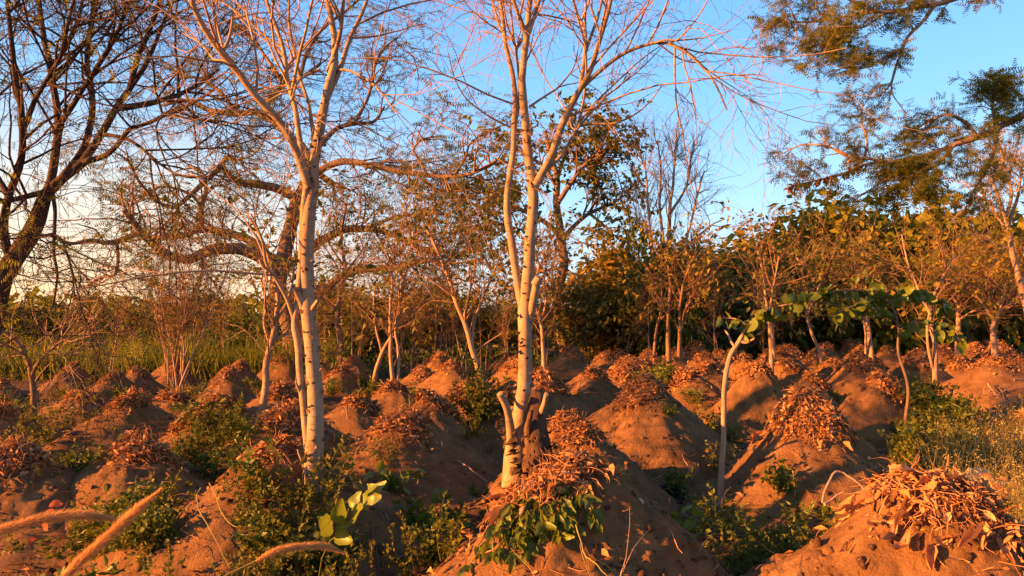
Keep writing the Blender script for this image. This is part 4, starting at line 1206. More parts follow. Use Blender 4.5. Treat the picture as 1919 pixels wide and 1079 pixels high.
GL = 'green bushes behind the left mounds'
for px, Y, top in ((-60, 26, 590), (10, 25, 575), (70, 28, 585), (120, 27, 570), (175, 30, 596), (225, 26, 588), (285, 27, 592), (330, 29, 585), (385, 27, 612), (420, 28, 600), (470, 30, 590), (150, 24, 630), (250, 23.5, 640), (40, 23, 625), (300, 23, 650), (440, 24, 630), (520, 27, 600), (600, 30, 590), (650, 28, 560)):
    bush('green' if R.random() < 0.3 else 'olive', px, Y, top, 'green bush in the low leafy row behind the left mounds', GL, 1.35)
GMI = 'leafy trees in the thicket behind the centre'
for px, Y, top in ((690, 34, 575), (760, 33, 555), (850, 34, 540), (930, 35, 560), (1000, 34, 575), (720, 30, 612), (860, 28, 622), (960, 29, 622)):
    bush(('autumn', 'autumn', 'russet', 'autumn')[int(R.integers(4))], px, Y, top, 'leafy tree in the thicket behind the centre', GMI, 1.1)
GRI = 'golden leafy trees right of the centre'
for px, Y, top in ((1105, 25, 525), (1140, 26, 530), (1180, 27, 505), (1225, 29, 478), (1290, 26.5, 478), (1330, 27.5, 470), (1370, 27, 482), (1100, 28, 600), (1160, 28, 590), (1320, 27, 590), (1380, 28, 600), (1210, 30, 560)):
    bush(('autumn', 'russet', 'autumn')[int(R.integers(3))], px, Y, top, 'golden leafy tree in the woodland edge right of the centre', GRI, 1.15)
GRR = 'trees of the right hand woodland edge'
for px, Y, top, kind in ((1505, 38, 470, 'autumn'), (1575, 28.5, 432, 'acacia'), (1640, 27.5, 412, 'acacia'), (1700, 28.5, 405, 'acacia'), (1755, 27.5, 415, 'acacia'), (1795, 28, 440, 'acacia'),
                         (1600, 36, 430, 'olive'), (1865, 34, 540, 'autumn'), (1905, 32, 525, 'olive'), (1960, 33, 500, 'autumn'), (1480, 30, 545, 'olive'), (1540, 29, 540, 'autumn'), (1680, 29, 545, 'autumn'), (1820, 28, 560, 'autumn'), (1900, 27, 575, 'autumn'), (2010, 34, 480, 'olive'), (1620, 27, 590, 'green'), (1740, 27, 585, 'russet')):
    bush(kind, px, Y, top, 'golden domed tree in the tall woodland edge on the right' if kind == 'acacia' else '%s bushy tree in the woodland edge on the right' % {'autumn': 'orange tinted', 'russet': 'yellow leaved', 'olive': 'olive', 'green': 'green'}[kind], GRR, 0.85 if kind == 'acacia' else 1.15)
bush('green', 1235, 24.0, 455, 'dark broadleaf young tree rising in front of the pale bare tree', None, 0.35)
bush('green', 585, 30, 540, 'dark bushy tree between the acacia trunk and the left white tree', None, 0.7)

# far wood that closes every gap
n = 26000
th = R.uniform(-0.95, 0.95, n); rr = R.uniform(42, 85, n)
x, y = rr * np.sin(th), rr * np.cos(th)
top = 2.4 + 1.8 * fbm(x * 0.09, y * 0.05, 3) + 1.0 * np.clip(th + 0.1, 0, 0.6) / 0.6
z = top * R.random(n) ** 0.75
mb = MB(); leaves(mb, np.stack([x, y, z], -1), unit(R.normal(0, 1, (n, 3)) + np.array([0, 0, -0.2])), rnd_up(n, 1.5), R.uniform(0.3, 0.8, n), 0.7)
o = mb.build('far_wood', M_OLIVE, smooth=False); tag(o, 'far off olive wood closing the gaps behind the field', 'woodland', kind='stuff')

# tall grass on the left and undergrowth along the far edge
def blades(n, xs, ys, hs, mat, name, label, cat, w=0.012, lean=0.25):
    P0 = np.stack([xs, ys, ground_z(xs, ys) - 0.02], -1)
    D = np.stack([R.normal(0, lean, n), R.normal(0, lean, n), np.ones(n)], -1)
    P = shoots(P0, D, hs, 3, 0.12, (0, 0, -0.06))
    q = unit(np.cross(P[:, -1] - P[:, 0], R.normal(0, 1, (n, 3))))
    wd = np.array([1, 0.8, 0.45, 0.05])[None, :, None] * w * q[:, None]
    V = np.stack([P - wd, P + wd], 2).reshape(n, -1, 3)
    b = (np.arange(n) * 8)[:, None, None]
    Q = np.array([[0, 1, 3, 2], [2, 3, 5, 4], [4, 5, 7, 6]])[None] + b
    mb = MB(); mb.add(V.reshape(-1, 3), quads=Q.reshape(-1, 4))
    o = mb.build(name, mat)
    tag(o, label, cat, kind='stuff'); return o

n = 12000
px = R.uniform(-120, 640, n); Y = R.uniform(19.5, 25, n)
blades(n, (px - CX) / F * Y, Y, R.uniform(0.6, 1.7, n) * (0.7 + 0.5 * fbm(px * 0.02, Y, 2)), M_TALLGRASS, 'tall_grass', 'belt of tall green grass behind the left mounds', 'grass', 0.02)
n = 16000
px = R.uniform(560, 2000, n); Y = np.interp(px, [560, 900, 1300, 1919], [19, 20.5, 23.5, 26]) + R.random(n) ** 1.3 * 12
x = (px - CX) / F * Y; cl = fbm(x * 0.5, Y * 0.5, 3)
keep = cl > -0.15; x, Y, cl = x[keep], Y[keep], cl[keep]; n = len(x)
z = ground_z(x, Y) + R.random(n) * (0.35 + 0.7 * cl)
mb = MB(); leaves(mb, np.stack([x, Y, z], -1), unit(R.normal(0, 1, (n, 3)) + np.array([0, 0, 0.2])), rnd_up(n, 0.6), R.uniform(0.08, 0.2, n), 0.55)
tag(mb.build('undergrowth', M_GREEN, smooth=False), 'low green undergrowth along the far edge of the mounds', 'undergrowth', kind='stuff')

# ------------------------------------------------------------------ weeds and leafy plants
def ground_pt(px, Y):
    x = (px - CX) / F * Y
    return np.array([x, Y, float(H(x, Y))])


def herb_proto(seed, x0, mat, h=0.34, stems=9, leaf=(0.022, 0.05), n=260, spread=0.5, width=0.62, stemmat=None):
    root = thing('weed', (x0, 700, 0), 'x', 'weed')
    P = shoots(np.array([[x0, 700, -0.02]] * stems) + R.normal(0, 0.03, (stems, 3)) * [1, 1, 0],
               np.stack([R.normal(0, spread, stems), R.normal(0, spread, stems), np.ones(stems)], -1), R.uniform(0.6, 1.1, stems) * h, 7, 0.10, (0, 0, 0.03))
    W = np.full((stems, 1), 0.0028) * np.linspace(1, 0.5, 8)[None]
    b, D, L, rr, pi = spawn(P, W, stems * 4, 0.2, 1, (30, 60), (0.2 * h, 0.5 * h))
    P2 = shoots(b, D, L, 4, 0.12, (0, 0, 0.06)); W2 = np.full((stems * 4, 1), 0.0017) * np.linspace(1, 0.6, 5)[None]
    mb = MB(); tubes(mb, P, W, 4); tubes(mb, P2, W2, 3); mb.build('stems', stemmat or M_GRASS, root)
    b, D, L, rr, pi = spawn(P2, W2, n, 0.05, 1.0, (35, 85), leaf)
    b2, D2, L2, rr, pi = spawn(P, W, n // 4, 0.3, 1.0, (40, 85), leaf)
    mb = MB(); leaves(mb, np.r_[b, b2], unit(np.r_[D, D2] + np.array([0, 0, -0.1])), rnd_up(len(b) + len(b2), 1.0), np.r_[L, L2] * 1.1, width)
    mb.build('foliage', mat, root, smooth=False)['kind'] = 'stuff'
    return root


def tuft_proto(x0, mat, h=0.4, n=70):
    root = thing('grass_tuft', (x0, 700, 0), 'x', 'grass tuft')
    P = shoots(np.array([[x0, 700, -0.02]] * n) + R.normal(0, 0.035, (n, 3)) * [1, 1, 0], np.stack([R.normal(0, 0.5, n), R.normal(0, 0.5, n), np.ones(n)], -1), R.uniform(0.4, 1.1, n) * h, 5, 0.10, (0, 0, -0.10))
    mb = MB(); tubes(mb, P, np.full((n, 1), 0.0028) * np.linspace(1, 0.15, 6)[None], 3); mb.build('blades', mat, root)
    return root


WEED = dict(
    green=[herb_proto(1, 700.0, M_GREEN), herb_proto(2, 702.0, M_GREEN, 0.30, 11, (0.025, 0.055), 300)],
    olive=[herb_proto(3, 704.0, M_GRASS, 0.36, 9, (0.02, 0.045), 320), herb_proto(4, 706.0, M_GRASS, 0.30, 10, (0.02, 0.04), 280)],
    yellow=[herb_proto(5, 708.0, M_YELLOW, 0.36, 8, (0.02, 0.045), 240)],
    lance=[herb_proto(6, 710.0, M_GREEN, 0.34, 8, (0.05, 0.09), 130, 0.6, 0.28)],
    tuft=[tuft_proto(712.0, M_GRASS), tuft_proto(714.0, M_DRYGRASS, 0.32, 50)])
w_first = {}
def weed(kind, px, Y, s, label, group=None, dz=0.0):
    pr = WEED[kind]; i = int(R.integers(len(pr)))
    p = ground_pt(px, Y); p[2] += dz
    sc = (s * R.uniform(0.85, 1.2), s * R.uniform(0.85, 1.2), s * R.uniform(0.85, 1.15))
    o = copy_tree(pr[i], p, R.uniform(0, 6.28), sc)
    tag(o, label, 'grass tuft' if kind == 'tuft' else 'weed', group)
    return o

# the weedy bank on the left mound, under the white tree
G1 = 'weeds crowding the bank below the left white tree'
for i in range(24):
    weed(('olive', 'green', 'yellow', 'olive')[i % 4], R.uniform(465, 650), R.uniform(3.7, 4.5), R.uniform(0.55, 0.95), 'small leaved weed on the bank below the left white tree', G1)
G2 = 'weeds in the bottom left corner'
for i in range(22):
    weed(('green', 'olive', 'lance')[i % 3], R.uniform(20, 260), R.uniform(2.75, 3.7), R.uniform(0.6, 1.0), 'green weed in the bottom left corner under the foxtails', G2)
for i in range(14):
    weed(('green', 'lance', 'olive')[i % 3], R.uniform(150, 330), R.uniform(3.8, 5.2), R.uniform(0.6, 1.0), 'green weed in front of the dark sided mound on the left', 'weeds before the dark sided mound')
for i in range(16):
    weed(('yellow', 'green', 'olive', 'yellow')[i % 4], R.uniform(1325, 1490), R.uniform(3.9, 4.8), R.uniform(0.6, 0.95), 'yellow green weed at the foot of the thin curved sapling', 'weeds at the foot of the curved sapling')
for i in range(12):
    weed(('green', 'olive', 'lance')[i % 3], R.uniform(380, 470), R.uniform(6.2, 8.4), R.uniform(0.7, 1.2), 'green weed in the furrow left of the left white tree', 'weeds left of the left white tree')
for i in range(12):
    weed(('olive', 'green', 'tuft')[i % 3], R.uniform(760, 930), R.uniform(4.0, 5.6), R.uniform(0.5, 0.9), 'dark weed in the shaded furrow between the two white trees', 'weeds in the shaded central furrow')
for i in range(26):
    weed(('green', 'lance', 'green', 'olive')[i % 4], R.uniform(1690, 1800), R.uniform(7.5, 11), R.uniform(1.0, 1.7), 'dark green weed in the thick patch right of the smooth cone mound', 'weeds right of the smooth cone mound')
for i in range(10):
    weed('green', R.uniform(1205, 1250), R.uniform(11.5, 12.5), R.uniform(1.0, 1.6), 'dark green weed at the feet of the red stems', 'weeds at the feet of the red stems')
for i in range(7):
    weed('olive', R.uniform(885, 925), R.uniform(8.4, 9.4), R.uniform(0.9, 1.4), 'green weed beside the foot of the leaning slim tree', 'weeds beside the leaning slim tree')
for px, Y, kd, s, lb in ((1250, 8.0, 'green', 0.5, 'small green weed growing at the foot of the large rounded mound'),
                         (1315, 9.8, 'lance', 1.2, 'bright fern like weed in the furrow left of the curved sapling'),
                         (1300, 10.8, 'lance', 0.9, 'pale green weed on the shaded mound below the red stems'),
                         (1010, 5.9, 'green', 0.7, 'green weed at the right side of the rotten stump'),
                         (935, 5.5, 'lance', 1.0, 'leafy green weed at the left foot of the centre white tree'),
                         (1130, 6.0, 'green', 0.35, 'tiny green sprig on the flank of the half shaded mound'),
                         (1365, 8.5, 'olive', 0.8, 'low weed right behind the stem of the curved sapling'),
                         (1215, 4.6, 'lance', 0.6, 'lance leaved weed in the litter filled furrow right of the nearest mound'),
                         (600, 4.6, 'yellow', 1.5, 'tall yellowish weed against the right side of the left white tree'),
                         (100, 8.2, 'olive', 1.2, 'pale leafy clump on the mound behind the bare sapling')):
    weed(kd, px, Y, s, lb)
n = 0
GS = 'scattered small weeds of the furrows'
while n < 200:
    Y = R.uniform(5, 19); px = R.uniform(-20, 1940) if n % 3 else R.uniform(-20, 820); x = (px - CX) / F * Y
    if fbm(x * 0.6 + 3, Y * 0.6, 2) < 0.0: continue
    if float(H(x, Y)) - float(ground_z(x, Y)) > 0.30: continue
    side = ('on the left side', 'in the middle', 'on the right side')[min(2, max(0, int(px // 640)))]
    weed(('green', 'olive', 'yellow', 'tuft', 'lance')[n % 5], px, Y, R.uniform(0.5, 1.15), 'small weed in the furrows between mounds %s' % side, GS); n += 1
for kd in WEED:        # the first of each kind has served as the pattern: put it to use as well
    for i, o in enumerate(WEED[kd]):
        px, Y = R.uniform(500, 1900), R.uniform(12, 17)
        o.location = ground_pt(px, Y); tag(o, 'small weed scattered in the far furrows below the thicket', 'grass tuft' if kd == 'tuft' else 'weed', GS)


def leafy(name, label, cat, base, stems, n, size, meshes, droop=-0.2, w=1.0, ang=(40, 85), stem_r=0.003, t0=0.25, group=None):
    """a plant whose leaves are objects of their own; stems given as 3-D polylines"""
    root = thing(name, base, label, cat, group)
    P = np.stack([catmull(np.asarray(s, float), 9) for s in stems])
    W = np.full((len(P), 1), stem_r) * np.linspace(1, 0.5, 9)[None]
    mb = MB(); tubes(mb, P, W, 5); mb.build('stems', M_GRASS, root)
    b, D, L, r, pi = spawn(P, W, n, t0, 1.0, ang, size)
    for i in range(n):
        leaf_obj(meshes[int(R.integers(len(meshes)))], b[i], unit(D[i] + np.array([0, 0, droop])), rnd_up(1, 0.8)[0], L[i], root, w * R.uniform(0.85, 1.15))
    return root


def rise(base, n, h, spread, lean=(0, 0)):
    out = []
    for i in range(n):
        a = R.uniform(0, 6.28); r = spread * R.uniform(0.4, 1)
        e = base + np.array([math.cos(a) * r + lean[0], math.sin(a) * r + lean[1], h * R.uniform(0.6, 1.05)])
        out.append([base - [0, 0, 0.03], (base + e) / 2 + np.array([0, 0, 0.12 * h]), e])
    return out

# tall broad leaved seedling right of the weedy bank
b = ground_pt(600, 3.75)
root = thing('broadleaf_seedling', b, 'seedling with large upright oval leaves catching light right of the weedy bank', 'seedling')
mid, tip = at(650, 985, 3.7), at(690, 945, 3.65)
P = np.stack([catmull([b - [0, 0, .03], at(622, 1010, 3.72), mid, tip], 9)]); mb = MB(); tubes(mb, P, np.full((1, 9), 0.004), 5); mb.build('stems', M_GRASS, root)
for (p0, p1, s) in (((632, 985), (640, 937), 1.0), ((645, 975), (652, 955), .9), ((655, 972), (678, 951), .9), ((655, 950), (676, 922), .9), ((672, 942), (706, 930), .9), ((680, 935), (700, 908), .9), ((690, 930), (722, 903), .9), ((630, 990), (655, 982), .8), ((625, 1000), (596, 968), .9), ((620, 1008), (590, 1002), .9), ((628, 1005), (660, 1012), .8)):
    a, c = at(*p0, 3.68), at(*p1, 3.62 + R.normal(0, 0.03))
    leaf_obj(LONG_BRIGHT[int(R.integers(4))], a, c - a, unit(np.array([-0.3, -0.8, 0.5]) + R.normal(0, 0.25, 3)), float(np.linalg.norm(c - a)) * 1.05, root, 1.1)

# vine hanging below the straw on the nearest mound
m0 = MOUNDS[0]
b = np.array([m0['x'], m0['y'], float(H(m0['x'], m0['y']))])
root = thing('vine', b, 'leafy green vine spilling over the front of the nearest central mound', 'vine')
st = []
for i in range(26):
    a = math.radians(R.uniform(-150, -45)); r0, r1 = R.uniform(0.10, 0.20), R.uniform(0.26, 0.40)
    pts = []
    for r in np.linspace(r0, r1, 4):
        x, y = m0['x'] - 0.10 + r * math.cos(a) * 1.1, m0['y'] + r * math.sin(a); pts.append([x, y, float(H(x, y)) + R.uniform(0.02, 0.10)])
    st.append(catmull(pts, 9))
P = np.stack(st); W = np.full((26, 9), 0.0022); mb = MB(); tubes(mb, P, W, 4); mb.build('stems', M_GREEN, root)
bb, D, L, r, pi = spawn(P, W, 290, 0.0, 1.0, (30, 90), (0.055, 0.10))
for i in range(290):
    leaf_obj((LONG_GREEN, LONG_GREEN, LONG_BRIGHT)[i % 3][int(R.integers(4))], bb[i], unit(D[i] + np.array([0, -0.5, -0.75])), unit(np.array([0, -0.8, 0.5]) + R.normal(0, 0.45, 3)), L[i], root, 0.75)

b = ground_pt(800, 5.0)
leafy('broadleaf_weed', 'round leaved dark green plant in the shaded furrow left of the nearest central mound', 'plant', b, rise(b, 9, 0.32, 0.22), 48, (0.05, 0.09), OVAL_GREEN)
b = ground_pt(870, 4.7)
leafy('broadleaf_weed', 'green plant with hanging leaves just left of the vine covered mound', 'plant', b, rise(b, 8, 0.36, 0.2), 44, (0.05, 0.09), OVAL_GREEN, -0.5)
b = ground_pt(745, 6.4)
leafy('broadleaf_weed', 'plant with yellow green oval leaves on the low wide mound between the white trees', 'plant', b, rise(b, 9, 0.26, 0.25), 46, (0.06, 0.11), OVAL_BRIGHT)
b = ground_pt(130, 7.0)
leafy('broadleaf_weed', 'plant with bright lined up oval leaves beside the bare sapling on the left', 'plant', b, [[b, b + [-.1, 0, .22], b + [-.24, -.05, .26]], [b, b + [.08, 0, .2], b + [.2, -.05, .28]], [b, b + [0, -.05, .15], b + [.02, -.1, .2]]], 26, (0.07, 0.11), OVAL_BRIGHT, 0.1)
b = ground_pt(1285, 3.75)
leafy('broadleaf_weed', 'bright green palmate weed at the bottom right of the nearest central mound', 'plant', b, rise(b, 6, 0.16, 0.10), 18, (0.07, 0.11), LONG_BRIGHT, -0.1)
b = ground_pt(20, 3.3)
leafy('broadleaf_weed', 'round green leaves low at the left edge above the foxtail plume', 'plant', b, rise(b, 7, 0.30, 0.16), 34, (0.05, 0.09), OVAL_BRIGHT)
b = ground_pt(130, 2.9)
leafy('broadleaf_weed', 'broad leaved plant below the crossing foxtails in the bottom left', 'plant', b, rise(b, 10, 0.34, 0.25), 60, (0.05, 0.09), OVAL_GREEN)
b = ground_pt(235, 3.1)
leafy('broadleaf_weed', 'broad leaved plant right of the crossing foxtails', 'plant', b, rise(b, 8, 0.26, 0.2), 44, (0.05, 0.085), OVAL_GREEN)
b = ground_pt(268, 4.3)
leafy('stalk_weed', 'single upright leafy stalk in front of the dark sided mound', 'plant', b, [[b, b + [.02, 0, .2], b + [.06, 0, .42]]] * 2, 22, (0.04, 0.07), LONG_GREEN, -0.2)
b = ground_pt(555, 3.3)
leafy('broadleaf_weed', 'low green plant behind the small arching foxtail', 'plant', b, rise(b, 9, 0.26, 0.25), 52, (0.04, 0.075), LONG_GREEN)

# seed stalks
def stalk(px, Y, h, label):
    b = ground_pt(px, Y)
    root = thing('seed_stalk', b, label, 'seed stalk')
    P = shoots(b[None], np.array([[R.normal(0, .1), R.normal(0, .1), 1]]), np.array([h]), 10, 0.03, (0, 0, 0))
    mb = MB(); tubes(mb, P, np.full((1, 11), 0.0025), 4); mb.build('stem', M_DRYGRASS, root)
    n = 130; bb, D, L, r, pi = spawn(P, np.full((1, 11), .003), n, 0.45, 1.0, (40, 80), (0.012, 0.03))
    mb = MB(); leaves(mb, bb, D, rnd_up(n), L, 0.7); mb.build('seed_head', M_YELLOW, root, smooth=False)['kind'] = 'stuff'

stalk(1490, 3.9, 0.55, 'upright pale seed stalk left of the bottom right mound')
stalk(345, 3.6, 0.55, 'upright seed stalk right of the crossing foxtails')
stalk(270, 3.3, 0.42, 'short brown seed stalk beside the taller one near the foxtails')
stalk(612, 4.1, 0.62, 'leafy seed stalk against the base of the left white tree')
stalk(700, 3.9, 0.40, 'thin seed stalk leaning right of the large leaved seedling')

# dry flowering grass on the right
n = 8000
px = np.r_[R.uniform(1740, 1990, 5600), R.uniform(1850, 1990, 2400)]; Y = np.r_[R.uniform(5.0, 8.6, 5600), R.uniform(3.7, 5.2, 2400)]
x = (px - CX) / F * Y
keep = (fbm(x * 1.3, Y * 1.3, 3) > -0.25) & (np.hypot(x - 4.05, Y - 6.2) > 0.5); x, Y = x[keep], Y[keep]; n = len(x)
P0 = np.stack([x, Y, H(x, Y) - 0.02], -1)
P = shoots(P0, np.stack([R.normal(0, .3, n), R.normal(0, .3, n), np.ones(n)], -1), R.uniform(0.25, 0.65, n), 4, 0.14, (0, 0, -0.02))
mb = MB(); tubes(mb, P, np.full((n, 1), 0.0018) * np.linspace(1, .4, 5)[None], 3)
o = mb.build('dry_grass', M_DRYGRASS); tag(o, 'bank of dry golden flowering grass at the right edge', 'dry grass', kind='stuff')
bb, D, L, r, pi = spawn(P, np.full((n, 5), .002), 9000, 0.15, 0.95, (30, 80), (0.02, 0.05))
mb = MB(); leaves(mb, bb, D, rnd_up(9000), L, 0.35); o2 = mb.build('grass_leaves', M_DRYGRASS, o, smooth=False, origin=(0, 0, 0)); o2['kind'] = 'stuff'
sel = R.random(n) < 0.4
q = np.repeat(P[sel][:, -1], 4, 0) + R.normal(0, 0.02, (sel.sum() * 4, 3))
mb = MB(); leaves(mb, q, unit(R.normal(0, 1, q.shape)), rnd_up(len(q), 1), R.uniform(0.006, 0.011, len(q)), 1.2)
o2 = mb.build('flowers', M_FLOWER, o, smooth=False, origin=(0, 0, 0)); o2['kind'] = 'stuff'

# ------------------------------------------------------------------ foxtails close to the camera
def foxtail(label, pts, Y, thick, root_px):
    p3 = np.stack([at(a, b, Y + dy) for (a, b), dy in zip(pts, np.linspace(0, 0.08, len(pts)))])
    foot = np.array([(root_px - CX) / F * Y, Y - 0.05, float(H((root_px - CX) / F * Y, Y - 0.05))])
    root = thing('foxtail_grass', foot, label, 'foxtail grass')
    C = catmull(p3, 40)
    d0 = unit(C[0] - C[3])
    stem = catmull([foot - [0, 0, .03], foot + [0, 0, 0.45 * (C[0][2] - foot[2])], C[0] + d0 * 0.10, C[0]], 24)
    mb = MB(); tubes(mb, stem[None], np.full((1, 24), 0.0016), 6); mb.build('stem', M_DRYGRASS, root)
    t = np.linspace(0, 1, 40); prof = np.clip(np.minimum(t * 6 + 0.35, (1 - t) * 3.2 + 0.12), 0, 1)
    mb = MB(); tubes(mb, C[None], (thick * 0.22 * prof)[None], 7); mb.build('spike', M_PLUME, root)
    n = 9000
    b, D, L, r, pi = spawn(C[None], prof[None], n, 0.0, 1.0, (22, 50), (thick * 0.55, thick * 1.05))
    L = L * np.clip(r, 0.3, 1)
    q = unit(np.cross(D, R.normal(0, 1, (n, 3)))) * 0.00035
    tip = b + D * L[:, None] + R.normal(0, 0.0008, (n, 3))
    mb = MB(); mb.add(np.stack([b - q, b + q, tip], 1).reshape(-1, 3), tris=np.arange(n * 3).reshape(-1, 3))
    mb.build('bristles', M_PLUME, root, smooth=False)['kind'] = 'stuff'

foxtail('long arching foxtail plume entering from the left edge at the bottom', [(-60, 1010), (20, 988), (90, 970), (160, 966), (232, 976)], 1.18, 0.020, -80)
foxtail('straight foxtail plume slanting up right across the arching one', [(105, 1095), (150, 1052), (200, 1008), (250, 962), (302, 917)], 1.12, 0.019, 60)
foxtail('small arching foxtail plume at the bottom below the left white tree', [(478, 1052), (520, 1032), (565, 1024), (610, 1024), (645, 1036)], 1.45, 0.016, 420)


# ------------------------------------------------------------------ litter, sticks, sack
def stick(px0, py0, px1, py1, Y0, Y1, r, label, mat=M_TANBARK, lift=0.02, bend=0.04, name='stick', group=None, cat='stick', forks=0):
    def pt(px, py, Y):
        if py is None:
            x = (px - CX) / F * Y; return np.array([x, Y, float(H(x, Y)) + lift])
        return at(px, py, Y)
    a, b = pt(px0, py0, Y0), pt(px1, py1, Y1)
    t = np.linspace(0, 1, 12)[:, None]
    P = a * (1 - t) + b * t + np.sin(np.pi * t) * R.normal(0, bend, 3) + 0.3 * bend * np.stack([fbm(t[:, 0] * 4 + R.uniform(0, 50), t[:, 0] * 0, 3) for _ in range(3)], -1)
    if py0 is None: P[:, 2] = np.maximum(P[:, 2], H(P[:, 0], P[:, 1]) + r * 0.6)
    W = r * np.linspace(1, 0.55, 12) * (1 + 0.15 * R.normal(0, 1, 12).clip(-1, 1))
    mb = MB(); tubes(mb, P[None], W[None], 6, caps=True)
    if forks:
        bb, D, L, rr, pi = spawn(P[None], W[None], forks, 0.2, 0.95, (25, 60), (0.08, 0.3))
        Q_ = shoots(bb, D, L, 4, 0.2, (0, 0, -0.02)); tubes(mb, Q_, rr[:, None] * 0.6 * np.linspace(1, .4, 5)[None], 4)
    o = mb.build(name, mat, origin=tuple(P[0]))
    return tag(o, label, cat, group)

stick(1232, None, 1312, None, 5.55, 5.7, 0.026, 'thick fallen branch lying in the furrow left of the yellow green weeds', M_BROWNBARK, 0.03, 0.03, 'fallen_branch', cat='branch', forks=2)
stick(1541, 942, 1625, 918, 3.0, 3.05, 0.006, 'upper bare stick poking left out of the bottom right straw heap', lift=0)
stick(1545, 945, 1580, 922, 2.98, 3.0, 0.006, 'short kinked stick under the upper one at the bottom right straw heap', lift=0, bend=0.01)
stick(1230, None, 1290, None, 4.9, 4.2, 0.007, 'pale straight stick across the furrow right of the nearest central mound')
stick(1155, None, 1235, None, 5.2, 4.9, 0.006, 'thin pale stick in the litter right of the nearest central mound')
stick(1330, None, 1420, None, 6.0, 5.8, 0.006, 'forked dry twig at the foot of the broad striped mound', forks=4)
stick(440, None, 490, None, 8.2, 7.6, 0.008, 'twig lying left of the slim bent tree foot', forks=3)
stick(615, None, 680, None, 8.6, 8.8, 0.008, 'stick leaning on the mound right of the left white tree', lift=0.06, forks=3)
stick(650, 760, 655, 795, 8.4, 8.2, 0.007, 'short upright twig in the litter right of the left white tree')
stick(558, 842, 571, 908, 4.5, 4.35, 0.006, 'bare twig hanging against the foot of the left white tree', bend=0.02)
stick(395, 905, 470, 985, 3.9, 3.6, 0.003, 'thin dry stem slanting over the weedy bank', M_DRYGRASS)
stick(375, 912, 430, 1060, 3.7, 3.3, 0.003, 'long thin dry stem in front of the weedy bank', M_DRYGRASS)
stick(1080, 985, 1170, 1100, 2.85, 2.6, 0.003, 'dry forked runner on the front of the nearest central mound', M_DRYGRASS, forks=6)
stick(1165, 1100, 1172, 1058, 2.7, 2.72, 0.004, 'tiny forked twig at the bottom of the nearest central mound', forks=2, bend=0.01)
for i in range(46):
    px = R.uniform(640, 1000) if i % 3 else R.uniform(1130, 1330)
    Y = R.uniform(4.0, 5.6); d = R.uniform(20, 70)
    stick(px, None, px + d * R.choice([-1, 1]), None, Y, Y + R.normal(0, 0.2), R.uniform(0.003, 0.007),
          'dry twig in the litter %s the nearest central mound' % ('left of' if i % 3 else 'right of'), (M_TANBARK, M_BROWNBARK)[i % 2], 0.01, 0.03, 'twig', 'twigs in the furrow litter', 'twig', int(R.integers(0, 4)))
for i in range(40):
    px, Y = R.uniform(20, 1500), R.uniform(5.6, 11)
    stick(px, None, px + R.normal(0, 40), None, Y, Y + R.normal(0, 0.3), R.uniform(0.004, 0.008), 'dry twig scattered among the middle mounds', (M_TANBARK, M_BROWNBARK)[i % 2], 0.015, 0.05, 'twig', 'twigs among the middle mounds', 'twig', 3)
# cut brush on the bright bank near the right edge
for i in range(14):
    px, Y = R.uniform(1800, 1900), R.uniform(10.5, 12)
    stick(px, None, px + R.uniform(20, 90), None, Y, Y + R.normal(0, 0.4), R.uniform(0.006, 0.012), 'pale cut stem in the brush on the long bright bank', M_TANBARK, 0.12, 0.1, 'cut_stem', 'cut stems on the bright bank', 'cut stem', 3)


def loose_leaf(px, Y, s, label, mesh, group=None, dz=0.02, D=None, name='dry_leaf', cat='leaf'):
    b = ground_pt(px, Y); b[2] += dz
    o = bpy.data.objects.new(name, mesh); col.objects.link(o)
    X, Y_, Z = frames((D if D is not None else R.normal(0, 1, 3) * [1, 1, .4])[None], rnd_up(1, 0.5))
    X, Y_, Z = X[0] * s, Y_[0] * s, Z[0] * s
    o.matrix_world = Matrix(((X[0], Y_[0], Z[0], b[0]), (X[1], Y_[1], Z[1], b[1]), (X[2], Y_[2], Z[2], b[2]), (0, 0, 0, 1)))
    return tag(o, label, cat, group)

for i, (px, Y) in enumerate(((262, 2.75), (285, 2.7), (300, 2.85), (272, 2.95), (255, 3.0), (300, 2.65), (318, 2.8), (285, 2.9))):
    loose_leaf(px, Y, R.uniform(0.09, 0.14), 'large pale dry leaf at the foot of the weedy bank', DRY_MESHES[i % 7], 'dry leaves at the foot of the weedy bank', 0.04)
for i in range(60):
    px, Y = (R.uniform(1120, 1330), R.uniform(3.9, 5.6)) if i % 2 else (R.uniform(640, 900), R.uniform(3.4, 5.0))
    loose_leaf(px, Y, R.uniform(0.05, 0.11), 'dry leaf in the litter %s the nearest central mound' % ('right of' if i % 2 else 'left of'), DRY_MESHES[i % 7], 'dry leaves in the furrow litter')
loose_leaf(1185, 4.3, 0.16, 'long pale curled leaf lying right of the nearest central mound', DRY_MESHES[3], None, 0.04)
loose_leaf(1215, 4.35, 0.18, 'long folded dry leaf below the pale curled one', DRY_MESHES[5], None, 0.04)
RED = [s.mesh('leaf', M_REDLEAF) for s in OVAL_SHAPES]
for i, (px, py) in enumerate(((75, 1008), (88, 995), (100, 1003), (82, 1018), (92, 945), (84, 958))):
    p = at(px, py, 2.9)
    o = loose_leaf(px, 2.9, 0.05, 'red dead leaf in the weeds under the crossing foxtails', RED[i % 4], 'red dead leaves in the bottom left weeds')
    o.location = p

